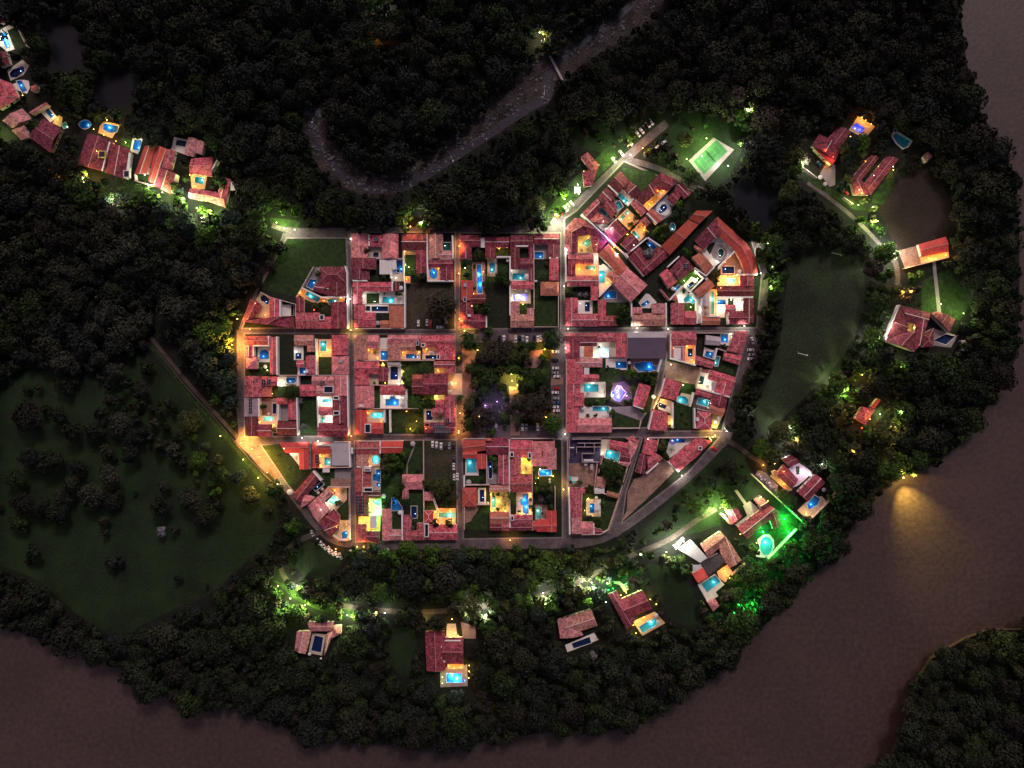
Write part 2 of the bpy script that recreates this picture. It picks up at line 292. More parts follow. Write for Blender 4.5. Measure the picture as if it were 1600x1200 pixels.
DATA = """
@ 370 400 8.42
H narrow western tip|of the block beside the grass triangle
Q 180 560 330 645 235 810 60 880 y m
Q 60 860 420 805 745 800 760 950 x m
Q 430 540 580 580 580 830 430 830 y r
a o 310 470 430 540 430 810 240 810 330 645 245 580
A w 585 640 710 790
A k 710 640 755 790
p n 1 310 540 360 510 425 575 420 620 395 645 365 605 320 590
P 715 650 750 780 n 0
w 310 475 430 540 775 635 775 800
W 575 578 575 800
L 290 640 o 5
L 390 780 o 3
H eastern end|of the block beside the grass triangle
R 1090 140 1430 350 h m
R 1220 350 1430 530 y m
Q 1040 360 1220 340 1220 530 1000 450 x m
R 780 545 880 745 y m
R 780 745 1090 955 x r
R 1090 800 1250 955 x r
R 1240 610 1440 955 y m
a o 860 420 900 440 1120 545 1420 535 1420 605 1290 605 1290 670 1100 660 880 560 815 500
a s 1010 150 1090 150 1090 350 1000 450 910 400 880 430
A k 880 610 1240 740
p b 1 965 300 1050 315 995 440 920 398
p c 4 930 460 1095 552 1065 612 900 510
p c 2 1185 572 1350 572 1290 604 1285 632 1215 632
F 1090 772 1150 845 w
Y 930 610 45
T 1030 660 40
T 1110 620 30
Y 1150 700 50
T 1060 230 45
T 1170 440 40
w 1010 140 780 545
W 1430 135 1455 230 1465 955
W 860 420 1120 545 1430 540
L 850 490 o 4
L 1160 590 o 3
L 1380 560 o 3
L 1030 715 r 2
@ 540 350 7.06
H northwest corner|of the second northern block
R 60 105 250 375 y p
R 250 120 575 250 x r
R 400 110 580 380 y p
A c 200 255 400 375
A k 580 130 620 360
P 305 312 365 365 n 0
S 312 150 370 182
T 228 290 38
W 262 120 262 245
w 340 383 640 383
H second lot on the west street|of the second northern block
R 60 380 340 500 y m
R 60 500 262 615 y m
F 375 395 490 555 w
A k 265 505 500 625
A c 500 395 640 632
P 565 402 632 535 b 2
F 510 395 560 500 w
e b 1 568 525 30 28
T 420 590 30
W 500 400 500 600
W 640 300 640 630
L 560 600 w 2
H long L shaped wing|of the second northern block
R 80 640 515 745 x r
R 80 640 185 880 y r
R 525 640 590 740 y m
A w 185 750 645 885
A g 230 765 370 880
P 405 805 535 870 c 6
F 590 690 640 730 w
T 600 780 30
T 560 770 20
T 430 775 18
W 80 627 240 627
W 517 635 517 740
W 655 640 655 1145
L 330 860 w 3
L 210 800 w 3
H southwest corner|of the second northern block
R 90 890 215 1140 y r
R 215 975 330 1140 x r
R 480 900 640 1145 y o
R 380 1065 475 1145 x o
A w 215 890 475 980
A k 335 985 475 1065
P 225 905 270 958 n 0
P 288 908 468 962 n 1
P 497 905 523 1000 c 0
F 340 1065 378 1125 s
w 100 1152 650 1152
H house with the sunlit lawn strip|of the second northern block
R 620 110 895 290 x m
R 775 290 895 545 y m
A g 645 340 775 560
A c 635 300 775 340
A o 645 580 710 650
T 800 590 50
T 860 580 45
T 740 550 25
W 900 110 905 540
w 645 580 710 580 710 650 645 650 645 580
F 640 430 670 475 w
L 660 310 o 4
L 700 480 g 6
L 680 615 o 4
H northeast corner|of the second northern block
R 915 110 1075 380 y p
R 1005 300 1185 385 x p
A k 1075 110 1185 300
P 1060 205 1160 293 g 1
W 1180 130 1185 380
w 905 388 1185 388
H corner with the round lit pool|of the second northern block
R 915 395 1185 480 x m
R 1045 480 1185 625 y m
A o 915 480 1045 622
e b 6 972 550 44 58
A h 662 645 1190 1145
W 905 480 905 630 1190 630
L 1030 500 o 3
@ 370 500 6
H northwest corner|of the westernmost block
R 70 150 300 240 x r
R 70 240 160 345 y r
R 85 345 195 460 h p
R 310 160 370 510 y r
A w 195 240 310 395
A g 205 395 315 512
A k 105 462 205 512
p b 2 215 300 225 288 245 282 275 282 292 292 300 305 300 330 304 345 297 365 215 365
F 250 428 308 448 w
T 225 460 20
T 290 480 16
W 378 155 381 515
W 300 150 303 242 160 242 160 340
L 300 470 g 5
H house between the bare plot and the pale garden wall|of the westernmost block
R 540 140 720 240 x p
R 660 240 725 300 y p
R 560 380 632 442 x r
R 648 330 738 510 y r
A w 535 250 625 375
A w 570 442 650 512
P 552 310 606 365 n 1
P 590 445 645 505 b 2
F 642 465 670 495 w
W 742 175 750 515
L 565 300 w 2
H northeast corner|of the westernmost block
R 890 140 1040 330 y r
R 890 337 1050 510 h p
A o 765 180 888 345
A g 765 345 888 510
P 782 196 842 290 c 3
F 955 370 990 400 s
w 385 518 1050 518
L 860 285 o 14
L 795 330 o 8
H house with rooftop panels and an orange terrace|of the westernmost block
R 75 525 240 722 y r
R 240 530 385 620 x r
S 235 555 268 612
S 287 555 318 612
F 242 625 330 720 o
A c 385 530 575 622
A g 335 622 575 712
p b 1 465 540 545 540 555 555 555 580 540 590 465 590
T 497 672 80
L 410 600 w 14
L 345 690 o 4
W 575 525 578 620
H east side|of the westernmost block
R 590 605 735 715 x r
R 705 525 910 612 x p
R 740 615 915 718 x p
R 915 525 1042 712 y p
A k 585 530 705 603
F 815 617 908 685 w
P 820 622 900 680 n 1
S 785 572 825 600
W 1040 520 1050 1080
H house with the pale slab roof|of the westernmost block
F 70 727 210 905 p
S 105 735 132 880
A t 212 735 380 895
P 335 782 372 880 n 0
R 372 730 480 790 x r
R 482 730 562 935 y r
A s 400 790 482 945
F 300 865 320 890 w
T 245 812 36
W 212 735 212 905
W 565 728 575 1080
W 392 790 392 940
H southwest corner|of the westernmost block
R 85 910 205 1090 y m
R 200 978 330 1095 x m
R 382 950 565 1080 x m
A c 205 895 385 978
A c 330 978 385 1060
P 250 907 342 945 t 8
T 350 1030 25
L 230 950 o 8
L 360 980 o 8
H southeast corner|of the westernmost block
R 770 815 892 892 x r
R 900 720 1045 970 y m
R 755 965 1045 1095 x m
A w 770 713 897 815
A w 772 893 905 965
P 802 742 885 772 c 6
P 790 915 825 962 t 5
F 905 850 965 893 w
F 905 712 960 748 w
S 950 755 972 785
L 790 730 w 8
L 880 920 w 8
L 870 790 w 6
A g 585 718 757 1062
T 620 1012 42
T 605 760 26
T 590 800 18
W 757 720 768 1060
@ 540 510 6.67
H northwest corner|of the block west of the plaza
R 85 90 232 350 y p
R 230 90 350 232 x p
A c 236 232 442 352
P 364 255 440 350 b 2
Y 305 275 32
A w 352 120 440 232
L 250 250 o 5
L 340 330 o 4
w 85 357 580 357
H long double roof on the north street|of the block west of the plaza
R 440 90 785 175 x p
R 575 175 730 252 x p
R 440 178 575 355 y p
A c 570 252 782 348
P 628 288 738 336 b 2
e b 1 742 312 22 22
F 735 145 765 200 s
S 740 158 760 182
L 600 275 o 5
L 770 270 o 3
H northeast corner|of the block west of the plaza
R 790 90 1140 222 x r
R 945 200 1140 350 y r
A c 800 222 945 345
P 832 300 944 338 n 1
F 870 262 930 295 s
F 950 285 985 345 w
F 785 175 830 215 w
L 850 240 o 4
w 590 354 920 354
H house with the flat grey pergola slab|of the block west of the plaza
R 92 365 350 500 x r
R 92 500 247 608 y r
R 345 425 442 572 y m
A w 442 408 577 605
A c 247 500 345 608
P 468 420 545 555 n 2
F 435 375 572 406 s
F 360 400 432 420 y
T 300 590 16
W 577 400 580 605
L 395 385 y 8
L 560 595 w 3
L 420 590 y 4
H house with the cross shaped pool|of the block west of the plaza
R 95 620 295 850 y p
R 360 615 632 715 x r
A g 295 620 360 845
A w 360 715 632 852
p b 5 460 730 510 730 510 758 555 758 555 825 415 825 415 758 460 758
F 577 735 625 770 w
F 578 795 626 840 s
F 140 815 190 840 w
W 634 650 636 850
w 95 612 640 612
w 95 857 780 857
L 410 730 w 5
L 560 740 w 4
H southwest corner with the orange roof|of the block west of the plaza
R 103 868 222 1120 y q
R 220 1002 395 1120 x q
F 200 1015 265 1110 w
S 207 1022 258 1102
A c 222 868 408 1002
p c 8 262 910 290 897 390 897 390 955 290 955 262 940
W 406 870 408 1000
L 240 900 o 5
L 380 985 o 4
W 462 870 466 1105
A g 408 870 462 1105
A g 470 862 850 1110
L 745 985 o 6
L 680 1065 o 18
L 640 885 o 2
T 490 950 14
T 488 1020 14
T 625 1070 22
T 770 880 30
T 730 1090 35
T 780 1090 30
H long hall with its garden|of the block west of the plaza
A g 580 357 925 600
A g 640 600 690 857
A g 690 705 935 860
Y 820 420 70
Y 720 790 80
Y 650 470 50
T 640 610 45
T 600 540 30
T 880 800 45
T 830 770 30
T 780 840 30
T 600 420 35
R 920 360 1140 432 x r
R 1050 430 1140 490 y r
A c 925 430 1050 490
R 810 490 1065 710 x m
R 690 545 812 705 x m
F 695 502 800 546 o
A c 1065 490 1215 712
F 1070 575 1130 622 w
F 1070 505 1105 525 w
F 1070 665 1115 690 w
L 1150 590 o 12
L 610 470 y 6
L 820 760 o 8
L 610 590 y 5
L 970 460 o 4
L 950 720 y 8
H southeast corner with two solar arrays|of the block west of the plaza
R 935 765 1025 850 x r
R 1030 715 1140 860 y r
R 1035 850 1145 1000 y r
R 905 850 1020 932 x r
R 820 1000 1145 1112 x m
A c 815 860 1035 1002
A c 920 715 1030 765
p n 1 840 878 893 878 893 935 908 942 910 965 895 976 840 976
S 915 1025 1040 1060
S 920 1078 1100 1108
S 1048 955 1080 1005
F 822 1005 878 1050 o
Y 990 940 40
L 850 1060 o 8
L 940 740 y 6
@ 710 355 7.27
H northwest corner|of the block north of the plaza
R 65 90 300 222 x m
R 65 220 197 362 y m
F 300 120 345 232 w
A k 197 222 350 400
A g 78 362 200 605
T 270 310 62
T 125 410 55
T 130 540 40
T 230 440 25
L 127 470 w 3
H house with the long blue lit pool|of the block north of the plaza
A t 200 400 350 768
p b 9 255 425 305 425 312 560 318 750 262 750 257 560
R 75 605 210 832 y q
R 190 768 357 862 x m
F 105 640 138 678 s
F 100 795 138 850 s
T 220 700 30
T 335 640 30
T 340 700 20
L 330 510 o 4
L 220 760 o 3
H north side with the teal oval pool|of the block north of the plaza
R 350 110 622 232 x m
R 350 230 467 352 y m
A g 467 232 622 338
A c 375 352 485 560
p c 2 398 410 420 400 445 400 462 412 462 500 445 515 415 515 398 500
A g 485 338 622 520
F 590 360 620 402 w
Y 400 585 80
T 540 580 70
T 590 630 60
T 500 560 45
W 480 340 622 340
L 510 248 o 6
L 595 240 o 3
H southwest corner|of the block north of the plaza
R 65 850 217 1000 y m
R 65 990 357 1146 x m
A k 217 862 360 990
F 150 990 188 1018 w
T 365 925 76
T 260 910 48
W 362 1010 364 1140
L 205 905 y 3
L 345 985 o 2
A k 364 650 632 1135
T 400 1160 45
H central house with two courtyards|of the block north of the plaza
R 635 90 895 232 x m
R 635 230 742 480 y m
R 742 350 897 470 x m
R 845 230 897 350 y m
R 845 470 900 612 y m
A k 742 232 845 350
A w 642 480 845 612
P 660 528 795 595 c 2
F 800 530 845 600 w
W 632 330 632 1000
W 695 217 840 217
L 650 500 w 2
H house with the lilac lit pool|of the block north of the plaza
R 640 615 900 702 x r
A c 636 702 868 866
A g 740 866 828 990
A g 868 702 898 920
P 665 760 835 830 l 12
R 635 845 740 1140 y p
R 635 990 905 1140 x p
R 825 918 905 1000 y p
w 902 180 906 930
F 790 715 835 745 w
L 650 820 w 5
L 780 880 y 5
H northeast corner|of the block north of the plaza
R 905 75 1187 197 x m
R 1062 195 1190 352 y m
A s 905 197 1062 360
P 912 280 1010 355 b 2
R 1077 355 1187 605 y r
R 978 620 1187 777 h o
A k 905 368 1077 615
A g 908 615 978 1125
A g 978 777 1182 1125
Y 1000 545 75
T 1040 420 30
W 1075 350 1180 350
w 1182 775 1182 1132 908 1132
W 908 612 940 612
@ 870 340 6.667
H pointed corner with the gold lit courtyard|of the northeast quarter
Q 85 115 220 200 220 370 80 370 y m
Q 85 115 185 5 350 175 220 200 x m
Q 185 5 255 5 530 245 345 175 x m
Q 345 175 530 245 430 372 380 365 y m
a y 220 200 345 175 435 265 380 368 220 368
p t 2 262 268 330 218 378 258 312 308
Y 260 340 22
Y 325 335 25
L 345 205 y 12
L 240 290 y 8
L 400 300 y 8
W 85 340 112 340
W 92 345 95 665
H house with the orange lit terrace and pale wall|of the northeast quarter
R 115 380 382 482 x r
R 112 482 195 602 y m
R 105 605 435 716 x r
A o 192 482 430 603
A w 382 375 428 490
P 300 502 405 540 t 3
w 110 375 430 372 434 740
L 230 540 o 12
L 390 560 o 10
L 405 420 w 4
T 104 410 18
H long ridged hall with the triangular courtyard|of the northeast quarter
Q 430 375 540 270 735 515 650 600 y o
Q 580 685 735 520 945 702 770 885 y p
Q 515 600 575 545 655 612 585 682 h o
a w 438 470 500 490 645 620 580 690 440 820
P 441 556 500 680 c 7
S 805 770 838 803
W 438 825 738 520
w 560 680 770 888
A g 440 455 470 495
L 470 530 w 6
L 520 690 o 8
H west street house with the pale shrubs|of the northeast quarter
R 355 716 432 862 y r
A k 95 716 355 836
T 135 780 52
T 235 800 25
T 300 805 28
T 100 640 12
H southwest corner with the navy pool|of the northeast quarter
R 90 836 220 1132 y r
R 160 1000 425 1135 x r
A w 220 862 372 1000
A g 372 862 425 1000
P 293 880 343 978 n 1
T 390 990 14
L 240 900 w 1
H south side with the blue round ended pool|of the northeast quarter
R 430 862 512 1130 y r
R 440 1022 640 1130 x r
A g 512 880 775 1022
a s 440 860 490 780 590 700 760 870 700 885 512 880
p b 3 500 772 545 772 560 760 590 760 600 772 622 772 622 840 500 840
T 690 970 75
T 650 1060 50
T 740 1060 45
W 776 885 780 1130
H southeast corner with the rocky pool terrace|of the northeast quarter
R 790 995 1137 1130 x p
R 790 935 890 1000 y p
R 990 895 1135 1000 y p
A k 780 770 1000 1000
a w 850 885 930 790 965 800 1040 880 990 945 890 942
p b 2 875 905 945 860 968 885 895 932
W 1135 890 1137 1130
T 830 860 30
H house around the pale tree and blue pool|of the northeast quarter
Q 745 412 862 300 1010 500 915 612 y m
Q 1060 300 1185 388 920 610 860 500 y m
a k 862 300 960 215 1090 310 960 470
p b 2 938 265 972 250 1038 310 1000 342
T 955 372 58
W 945 210 1150 350
w 500 190 745 410 905 610
@ 900 250 7.06
H northern tip|of the tilted block
Q 347 265 490 125 600 238 462 372 y m
Q 500 310 600 235 722 345 640 435 x m
a w 455 385 500 315 637 442 575 510
p c 5 482 360 580 455 555 488 455 390
L 520 340 w 5
L 560 480 w 3
H second lot on the car park road|of the tilted block
Q 228 425 350 285 445 395 330 515 y m
Q 285 512 380 400 460 520 400 640 y m
a s 400 400 520 500 440 640 380 500
p c 0 420 475 480 450 520 515 462 560
T 430 600 25
W 355 285 460 385
H western corner|of the tilted block
Q 68 582 225 432 290 512 150 662 x m
Q 150 662 240 570 380 690 225 715 x r
a s 240 555 285 515 430 650 380 690
a w 222 718 280 655 355 715 300 785
p c 0 250 555 278 530 348 595 322 622
L 290 700 w 6
W 60 600 430 945
H plain ridged roof by the lane|of the tilted block
Q 312 800 442 655 568 790 428 932 y m
W 320 780 450 650
H orange lit patio with the twin pale pools|of the tilted block
a o 450 640 565 530 700 665 585 775
p t 3 470 640 520 592 548 625 492 678
p t 3 530 588 568 550 596 580 556 614
Q 608 475 650 440 780 562 730 622 y r
T 660 640 35
T 600 710 32
T 630 740 25
Y 570 520 22
L 470 660 o 6
L 580 650 o 8
H orange patio with the narrow turquoise pool|of the tilted block
a o 600 792 700 690 805 795 700 900
p t 5 612 800 640 775 712 850 690 876
Q 490 920 600 818 700 905 590 1012 x m
Q 700 672 765 620 825 690 770 745 h r
a g 430 940 480 900 560 1010 540 1040
Q 550 1030 600 990 620 1010 570 1060 x m
W 600 1010 780 860
W 540 1030 575 1075
Y 700 735 25
T 770 800 25
L 560 830 o 12
L 740 780 o 10
L 620 960 w 2
H northeast wing with the orange dining terrace|of the tilted block
Q 652 432 935 138 985 290 738 500 y m
Q 935 138 1127 225 1008 350 930 322 x m
a y 738 503 930 325 1003 350 800 562
F 885 360 935 408 w
w 652 432 800 560 1005 350 1127 225
L 880 370 o 12
L 800 500 o 10
L 960 350 o 8
H house with the navy teardrop pool|of the tilted block
a s 830 540 1000 360 1060 500 1080 560 1000 670 900 705
a w 880 560 885 520 905 480 950 455 1000 460 1035 495 1045 540 1030 590 990 615 950 605 910 590
p n 2 918 585 915 560 935 545 925 525 945 495 975 487 1000 505 1005 535 985 560 955 580 930 590
Q 790 578 845 540 960 650 900 700 y o
Q 1000 435 1100 315 1160 390 1080 505 y m
Q 1090 300 1160 245 1275 360 1200 430 y m
W 780 590 890 705
L 960 535 b 1
a k 1080 440 1200 430 1260 600 960 930 800 860 800 720 900 700 1050 600
e c 1 1065 740 28 45
T 1150 500 65
T 1200 600 60
T 1100 600 50
T 990 740 60
T 1050 830 55
T 900 780 55
T 860 830 45
T 940 860 50
T 1180 680 45
@ 1030 330 6.316
H long red roofed hall|of the tilted block
Q 15 348 285 85 388 132 105 432 y q
Q 290 75 370 -5 530 -5 398 122 y q
F 370 110 392 128 w
H curved corner around the white pool court|of the fan shaped block
Q 345 285 575 52 660 165 432 385 y m
Q 575 52 857 310 757 402 560 222 x q
Q 345 330 432 385 392 402 350 360 y o
a w 570 222 720 365 725 412 540 552 410 400
a s 505 400 520 340 560 320 620 335 670 390 670 440 620 500 580 495 530 460
p g 1 580 400 592 375 615 368 638 388 635 430 605 468 580 455 592 425
a g 465 370 500 320 560 300 500 430
L 600 260 w 4
L 560 500 w 3
H long arc of orange roof|of the fan shaped block
Q 757 400 857 310 912 390 800 480 y q
Q 800 480 912 390 955 490 830 560 y q
Q 830 560 955 490 975 618 847 622 y q
a t 600 530 740 410 800 480 845 625 600 625
P 620 545 740 615 n 1
W 590 570 600 540 740 400
W 770 625 965 625
F 765 578 800 620 w
L 640 510 o 3
L 690 455 o 3
L 825 640 o 3
H detached bright orange roof|of the fan shaped block
Q 320 457 400 405 535 550 455 625 x o
W 345 560 460 640 545 550
F 445 660 475 690 w
T 560 620 55
T 560 700 30
T 470 640 20
T 260 390 45
T 310 420 30
H house with the glowing gold garden|of the fan shaped block
A o 575 632 797 737
P 665 665 755 702 t 10
R 797 635 935 742 y m
R 570 735 935 842 x m
W 575 848 922 850
L 600 700 o 14
L 640 650 o 10
L 780 700 o 10
L 730 640 o 8
L 690 710 w 8
L 580 770 o 5
H southeast corner with the white patio and blue pool|of the fan shaped block
R 650 925 752 1010 x r
R 680 985 905 1115 x m
R 830 860 935 1100 y m
A w 568 858 680 925
A w 568 925 652 1050
A g 680 858 732 925
A w 732 858 832 990
P 573 875 655 920 b 5
W 680 1000 682 1115
W 480 1040 590 1040
L 610 960 w 8
L 790 920 w 10
L 700 880 w 3
H dark roofed house with rooftop panels|of the fan shaped block
Q 105 582 230 437 345 560 212 680 x m
S 240 520 290 555
W 80 552 195 447
w 330 560 440 660
H house with the glowing green lawn|of the fan shaped block
a g 205 690 340 572 442 655 312 800
a w 235 735 318 645 372 670 380 690 270 765
p n 3 268 742 325 690 350 715 293 762
W 440 660 310 790 230 740
T 340 750 18
T 330 600 20
L 240 690 g 12
L 350 620 g 10
L 370 670 w 6
H dim corner with the white parasol|of the fan shaped block
Q 0 622 78 565 180 690 90 770 x r
Q 0 770 20 770 110 870 95 885 y r
a k 90 770 180 690 225 750 110 870 20 770
p b 2 140 775 190 722 215 745 165 785
F 112 752 145 785 w
W 100 880 230 740
H orange roof behind the thick white wall|of the fan shaped block
Q 340 790 485 665 550 735 405 855 x o
a w 310 800 340 790 408 860 410 1110 370 1110 370 890
W 310 800 370 880 370 1110
W 415 860 412 1105
L 390 980 w 4
H southwest corner with the lit fan shaped pool|of the fan shaped block
R 118 905 248 1118 y r
R 248 985 366 1120 x r
A g 248 900 372 985
a w 160 820 230 745 370 890 370 905 190 905
Q 120 860 160 820 185 860 185 905 y o
p c 5 240 870 285 820 365 888 330 912 290 885 252 902
T 240 790 25
L 210 860 w 6
L 300 950 g 5
H grey roofed annex with the emerald garden|of the fan shaped block
Q 415 860 495 780 495 940 415 940 y s
R 412 945 448 1040 y o
R 410 1040 600 1122 x o
A o 495 770 570 1030
A s 448 940 495 1040
P 505 790 540 1020 t 7
F 450 950 468 1030 s
L 555 820 o 8
L 560 900 o 6
L 560 1000 o 6
T 510 740 25
@ 870 510 6.667
H northwest corner|of the block east of the plaza
R 90 68 420 130 x r
R 90 130 240 328 y m
R 240 130 420 206 x m
R 420 68 610 165 x r
R 618 68 728 325 y r
A o 240 206 380 328
A w 380 165 545 328
A c 545 155 665 325
P 440 225 540 322 w 12
F 240 210 278 320 w
F 285 210 375 318 o
F 560 225 650 315 c
T 265 285 20
T 440 210 18
W 733 75 733 330
w 100 330 480 330
L 255 225 w 5
L 390 300 w 6
L 450 200 w 4
H large grey roofed hall|of the block east of the plaza
Q 735 55 1135 55 1135 118 735 118 n s
R 735 116 1135 335 s d
H hall's long pool court|of the block east of the plaza
A t 770 340 1070 480
p b 3 808 380 870 380 870 370 995 370 995 410 1050 415 1045 455 990 455 985 468 850 468 808 420
W 1085 340 1050 475
T 760 490 70
T 880 520 45
T 950 540 45
T 1010 560 50
T 1010 490 40
T 930 490 35
H second lot on the plaza street|of the block east of the plaza
R 100 335 275 600 y r
R 200 335 473 425 x p
R 275 500 440 572 x r
F 283 418 338 500 w
A w 510 335 730 452
A g 340 428 660 580
A g 473 340 510 430
P 615 368 730 435 b 1
T 450 480 25
T 530 430 22
T 630 500 45
F 740 350 760 405 w
H third lot on the plaza street|of the block east of the plaza
R 100 600 245 700 y r
R 105 690 285 830 y r
A w 245 578 505 745
A g 300 740 510 838
P 285 605 435 680 c 3
F 300 680 340 708 s
F 470 580 505 612 w
w 505 590 505 740
T 520 680 25
T 350 800 28
T 420 790 28
T 530 770 30
L 370 590 w 3
L 470 720 w 3
H southwest corner|of the block east of the plaza
R 100 820 230 1105 y r
R 210 955 572 1105 x p
A w 230 838 570 955
p c 2 375 835 540 835 548 855 540 882 375 882
F 235 795 270 825 w
F 240 830 305 862 w
F 462 912 495 940 w
F 530 930 560 955 w
T 330 925 25
T 400 925 25
T 570 900 40
w 100 300 100 1105
a g 575 960 620 895 880 985 860 1060 578 1060
a s 560 840 780 830 940 900 880 985 620 895
w 880 985 862 1060 578 1062
H free standing gabled roof beside the violet lit pool|of the block east of the plaza
Q 860 590 985 625 910 850 790 815 y r
a m 570 600 700 570 780 640 780 760 690 830 560 770
p v 30 600 670 630 620 665 625 690 660 720 690 690 730 655 780 610 765 565 720 575 685
Y 590 600 35
Y 765 690 45
T 790 640 30
T 720 780 28
T 780 770 28
T 560 640 25
T 540 750 25
T 900 880 30
F 990 690 1010 770 w
L 640 640 v 25
L 720 720 v 15
L 580 720 w 10
L 580 600 y 4
L 760 690 y 4
W 800 825 900 860
L 1010 740 y 4
@ 1000 510 6.667
H northwest corner|of the eastern edge block
R 322 55 585 200 x r
R 322 200 350 330 y r
R 350 195 470 225 x m
Q 430 200 470 200 465 370 430 350 y r
A o 465 195 580 390
A o 430 260 500 360
P 498 232 548 315 n 1
F 347 207 425 345 w
F 505 335 535 362 w
W 318 75 315 330 580 405
w 575 195 578 400
A k 585 70 685 300
L 480 210 o 10
L 550 380 o 6
L 325 230 o 4
H north side with the grey curved roof|of the eastern edge block
Q 685 90 835 110 830 200 680 190 x s
A w 835 75 985 200
A k 680 200 930 245
P 845 80 912 165 b 4
F 925 112 965 148 w
w 590 68 985 68
a w 670 215 800 260 770 340 655 310
p b 2 690 255 768 272 750 335 672 310
Q 580 300 770 370 755 440 570 390 x r
W 800 228 770 345
T 840 205 25
T 880 205 25
L 930 80 w 3
H northeast corner|of the eastern edge block
Q 985 50 1130 50 1060 290 915 250 y r
Q 880 270 1055 305 1030 400 870 350 x r
w 915 250 1050 300
A k 800 240 880 420
a g 830 370 980 405 970 500 760 440 780 410
p c 2 795 312 832 318 808 415 775 408
w 800 228 900 260
H east side with the white tiled court|of the eastern edge block
Q 735 450 1000 530 970 640 705 545 x r
Q 800 560 975 600 935 735 775 680 y r
a w 640 440 730 455 700 550 800 575 770 685 585 635 625 500
p g 1 628 515 672 525 655 605 605 600
Q 655 440 715 455 705 490 645 475 x m
F 675 610 710 640 s
F 745 580 790 670 s
w 640 430 585 635
W 585 640 930 735
L 690 560 w 6
L 630 620 o 6
L 740 660 w 3
H house with the white framed pool on dark paving|of the eastern edge block
Q 590 640 760 690 740 750 580 710 x r
Q 765 690 915 735 885 855 735 810 y m
Q 735 810 890 860 860 940 725 890 x o
a m 560 700 745 750 720 880 540 840
a w 605 735 730 770 705 845 585 810
p c 3 612 742 722 772 700 838 592 806
F 690 835 712 860 w
L 725 800 w 2
H ridged roof beside the brown vacant plot|of the eastern edge block
Q 265 535 440 590 375 775 210 730 y r
a c 430 690 560 720 520 830 380 790
a g 450 590 585 610 555 710 425 680
p c 5 395 735 420 725 470 730 500 755 508 790 490 815 420 795 385 780
W 560 690 520 835
T 545 640 28
F 370 750 390 780 w
L 440 610 g 10
L 530 760 w 5
W 255 540 205 730
w 205 730 140 860
L 215 690 o 4
a d 275 360 630 430 590 610 450 585 260 535
H southwest corner|of the eastern edge block
Q 140 870 285 890 285 1085 90 1080 y r
a w 210 750 330 775 345 920 190 860
p n 2 198 790 280 825 262 862 190 835
F 262 845 310 885 w
A o 290 925 330 1055
W 130 880 85 1070
W 340 790 340 1060
L 310 1000 y 8
L 230 765 o 4
T 310 1030 16
H lawn garden behind the white wall|of the eastern edge block
Q 600 880 740 900 750 1085 585 1065 h r
A g 348 790 555 1060
A s 590 850 620 1060
F 585 950 612 985 w
F 585 895 610 920 w
W 565 850 570 1062
w 600 860 740 890
a y 745 880 860 930 800 1065 750 1060
F 790 930 830 970 w
F 760 970 800 1010 w
T 440 900 18
T 490 1000 18
L 770 1000 y 8
L 760 900 y 4
@ 390 670 6.316
H triangular white court with coral roofs|of the southwest wedge
Q 297 135 585 130 585 235 355 240 x q
R 490 200 585 400 y q
a w 390 238 490 238 490 365
F 450 265 485 300 c
A s 587 130 610 395
L 420 250 w 5
a g 120 165 297 150 355 240 490 370 490 400 600 400 420 560 380 540 250 330
H coral roof with the orange lit pool|of the southwest wedge
R 620 132 800 245 x q
R 620 245 690 385 y q
A c 690 245 798 378
P 738 285 795 358 c 3
S 650 252 684 340
F 670 150 795 170 w
w 622 385 985 380
L 715 270 o 10
L 715 360 o 5
H weathered grey flat roof with green parapet|of the southwest wedge
F 810 140 985 362 s
F 800 150 850 200 w
F 815 280 880 350 p
W 985 130 995 380
w 835 130 990 130
F 1000 195 1022 245 w
F 722 390 790 430 w
A g 640 400 840 575
A s 840 400 1000 490
A d 800 490 1000 575
H dark L shaped roof around the teal pool|of the southwest wedge
Q 425 650 620 425 690 490 510 735 x m
Q 545 645 640 680 575 745 500 780 x p
a k 580 600 700 510 780 590 650 680
p n 1 628 590 715 520 735 550 650 615
F 672 610 700 640 c
F 712 575 742 605 c
W 630 415 710 510
w 770 575 985 578 985 860
F 375 595 440 640 w
H middle lot with the pale green lit pool|of the southwest wedge
Q 690 655 765 580 825 640 745 710 x p
Q 575 760 680 660 760 745 640 880 y p
Q 640 880 740 720 790 800 680 925 y p
a c 780 580 960 580 960 700 800 860 720 770 850 640
p t 8 775 715 830 655 890 690 830 750
Y 920 620 45
Y 920 780 70
Y 940 830 60
T 880 740 40
L 770 730 w 8
L 730 780 w 5
L 870 670 o 4
L 850 600 o 4
H southern corner with the blue fan pool|of the southwest wedge
Q 680 930 830 790 890 860 880 990 y m
Q 680 930 890 900 880 990 800 1070 x m
a c 890 900 985 900 985 1100 900 1110 820 1050 870 1000
p b 3 910 1030 930 1010 965 1005 968 1060 955 1085 910 1085
w 820 1050 880 1100 960 1105
F 985 850 1000 1095 w
L 880 950 o 8
L 960 940 o 6
Y 940 960 35
@ 540 680 6.667
H northwest corner with the round lit pool|of the second southern block
R 110 65 362 200 x r
R 110 200 240 320 y p
A c 240 190 362 325
e c 9 313 253 42 46
w 120 63 600 60
W 362 65 362 190
W 120 328 272 328
L 250 270 o 6
H north lot beside the wooded garden|of the second southern block
R 370 62 598 188 x q
A k 370 188 600 830
T 420 260 60
T 500 240 60
T 480 330 65
T 410 350 55
T 620 200 60
T 560 300 50
T 540 170 20
Y 550 480 75
Y 500 560 70
Y 460 600 55
T 430 440 50
T 530 620 50
T 590 540 40
A g 600 120 805 415
a s 630 405 635 300 710 110 725 110 650 300 645 405
F 670 68 740 102 s
w 810 60 815 1080
F 385 600 420 660 w
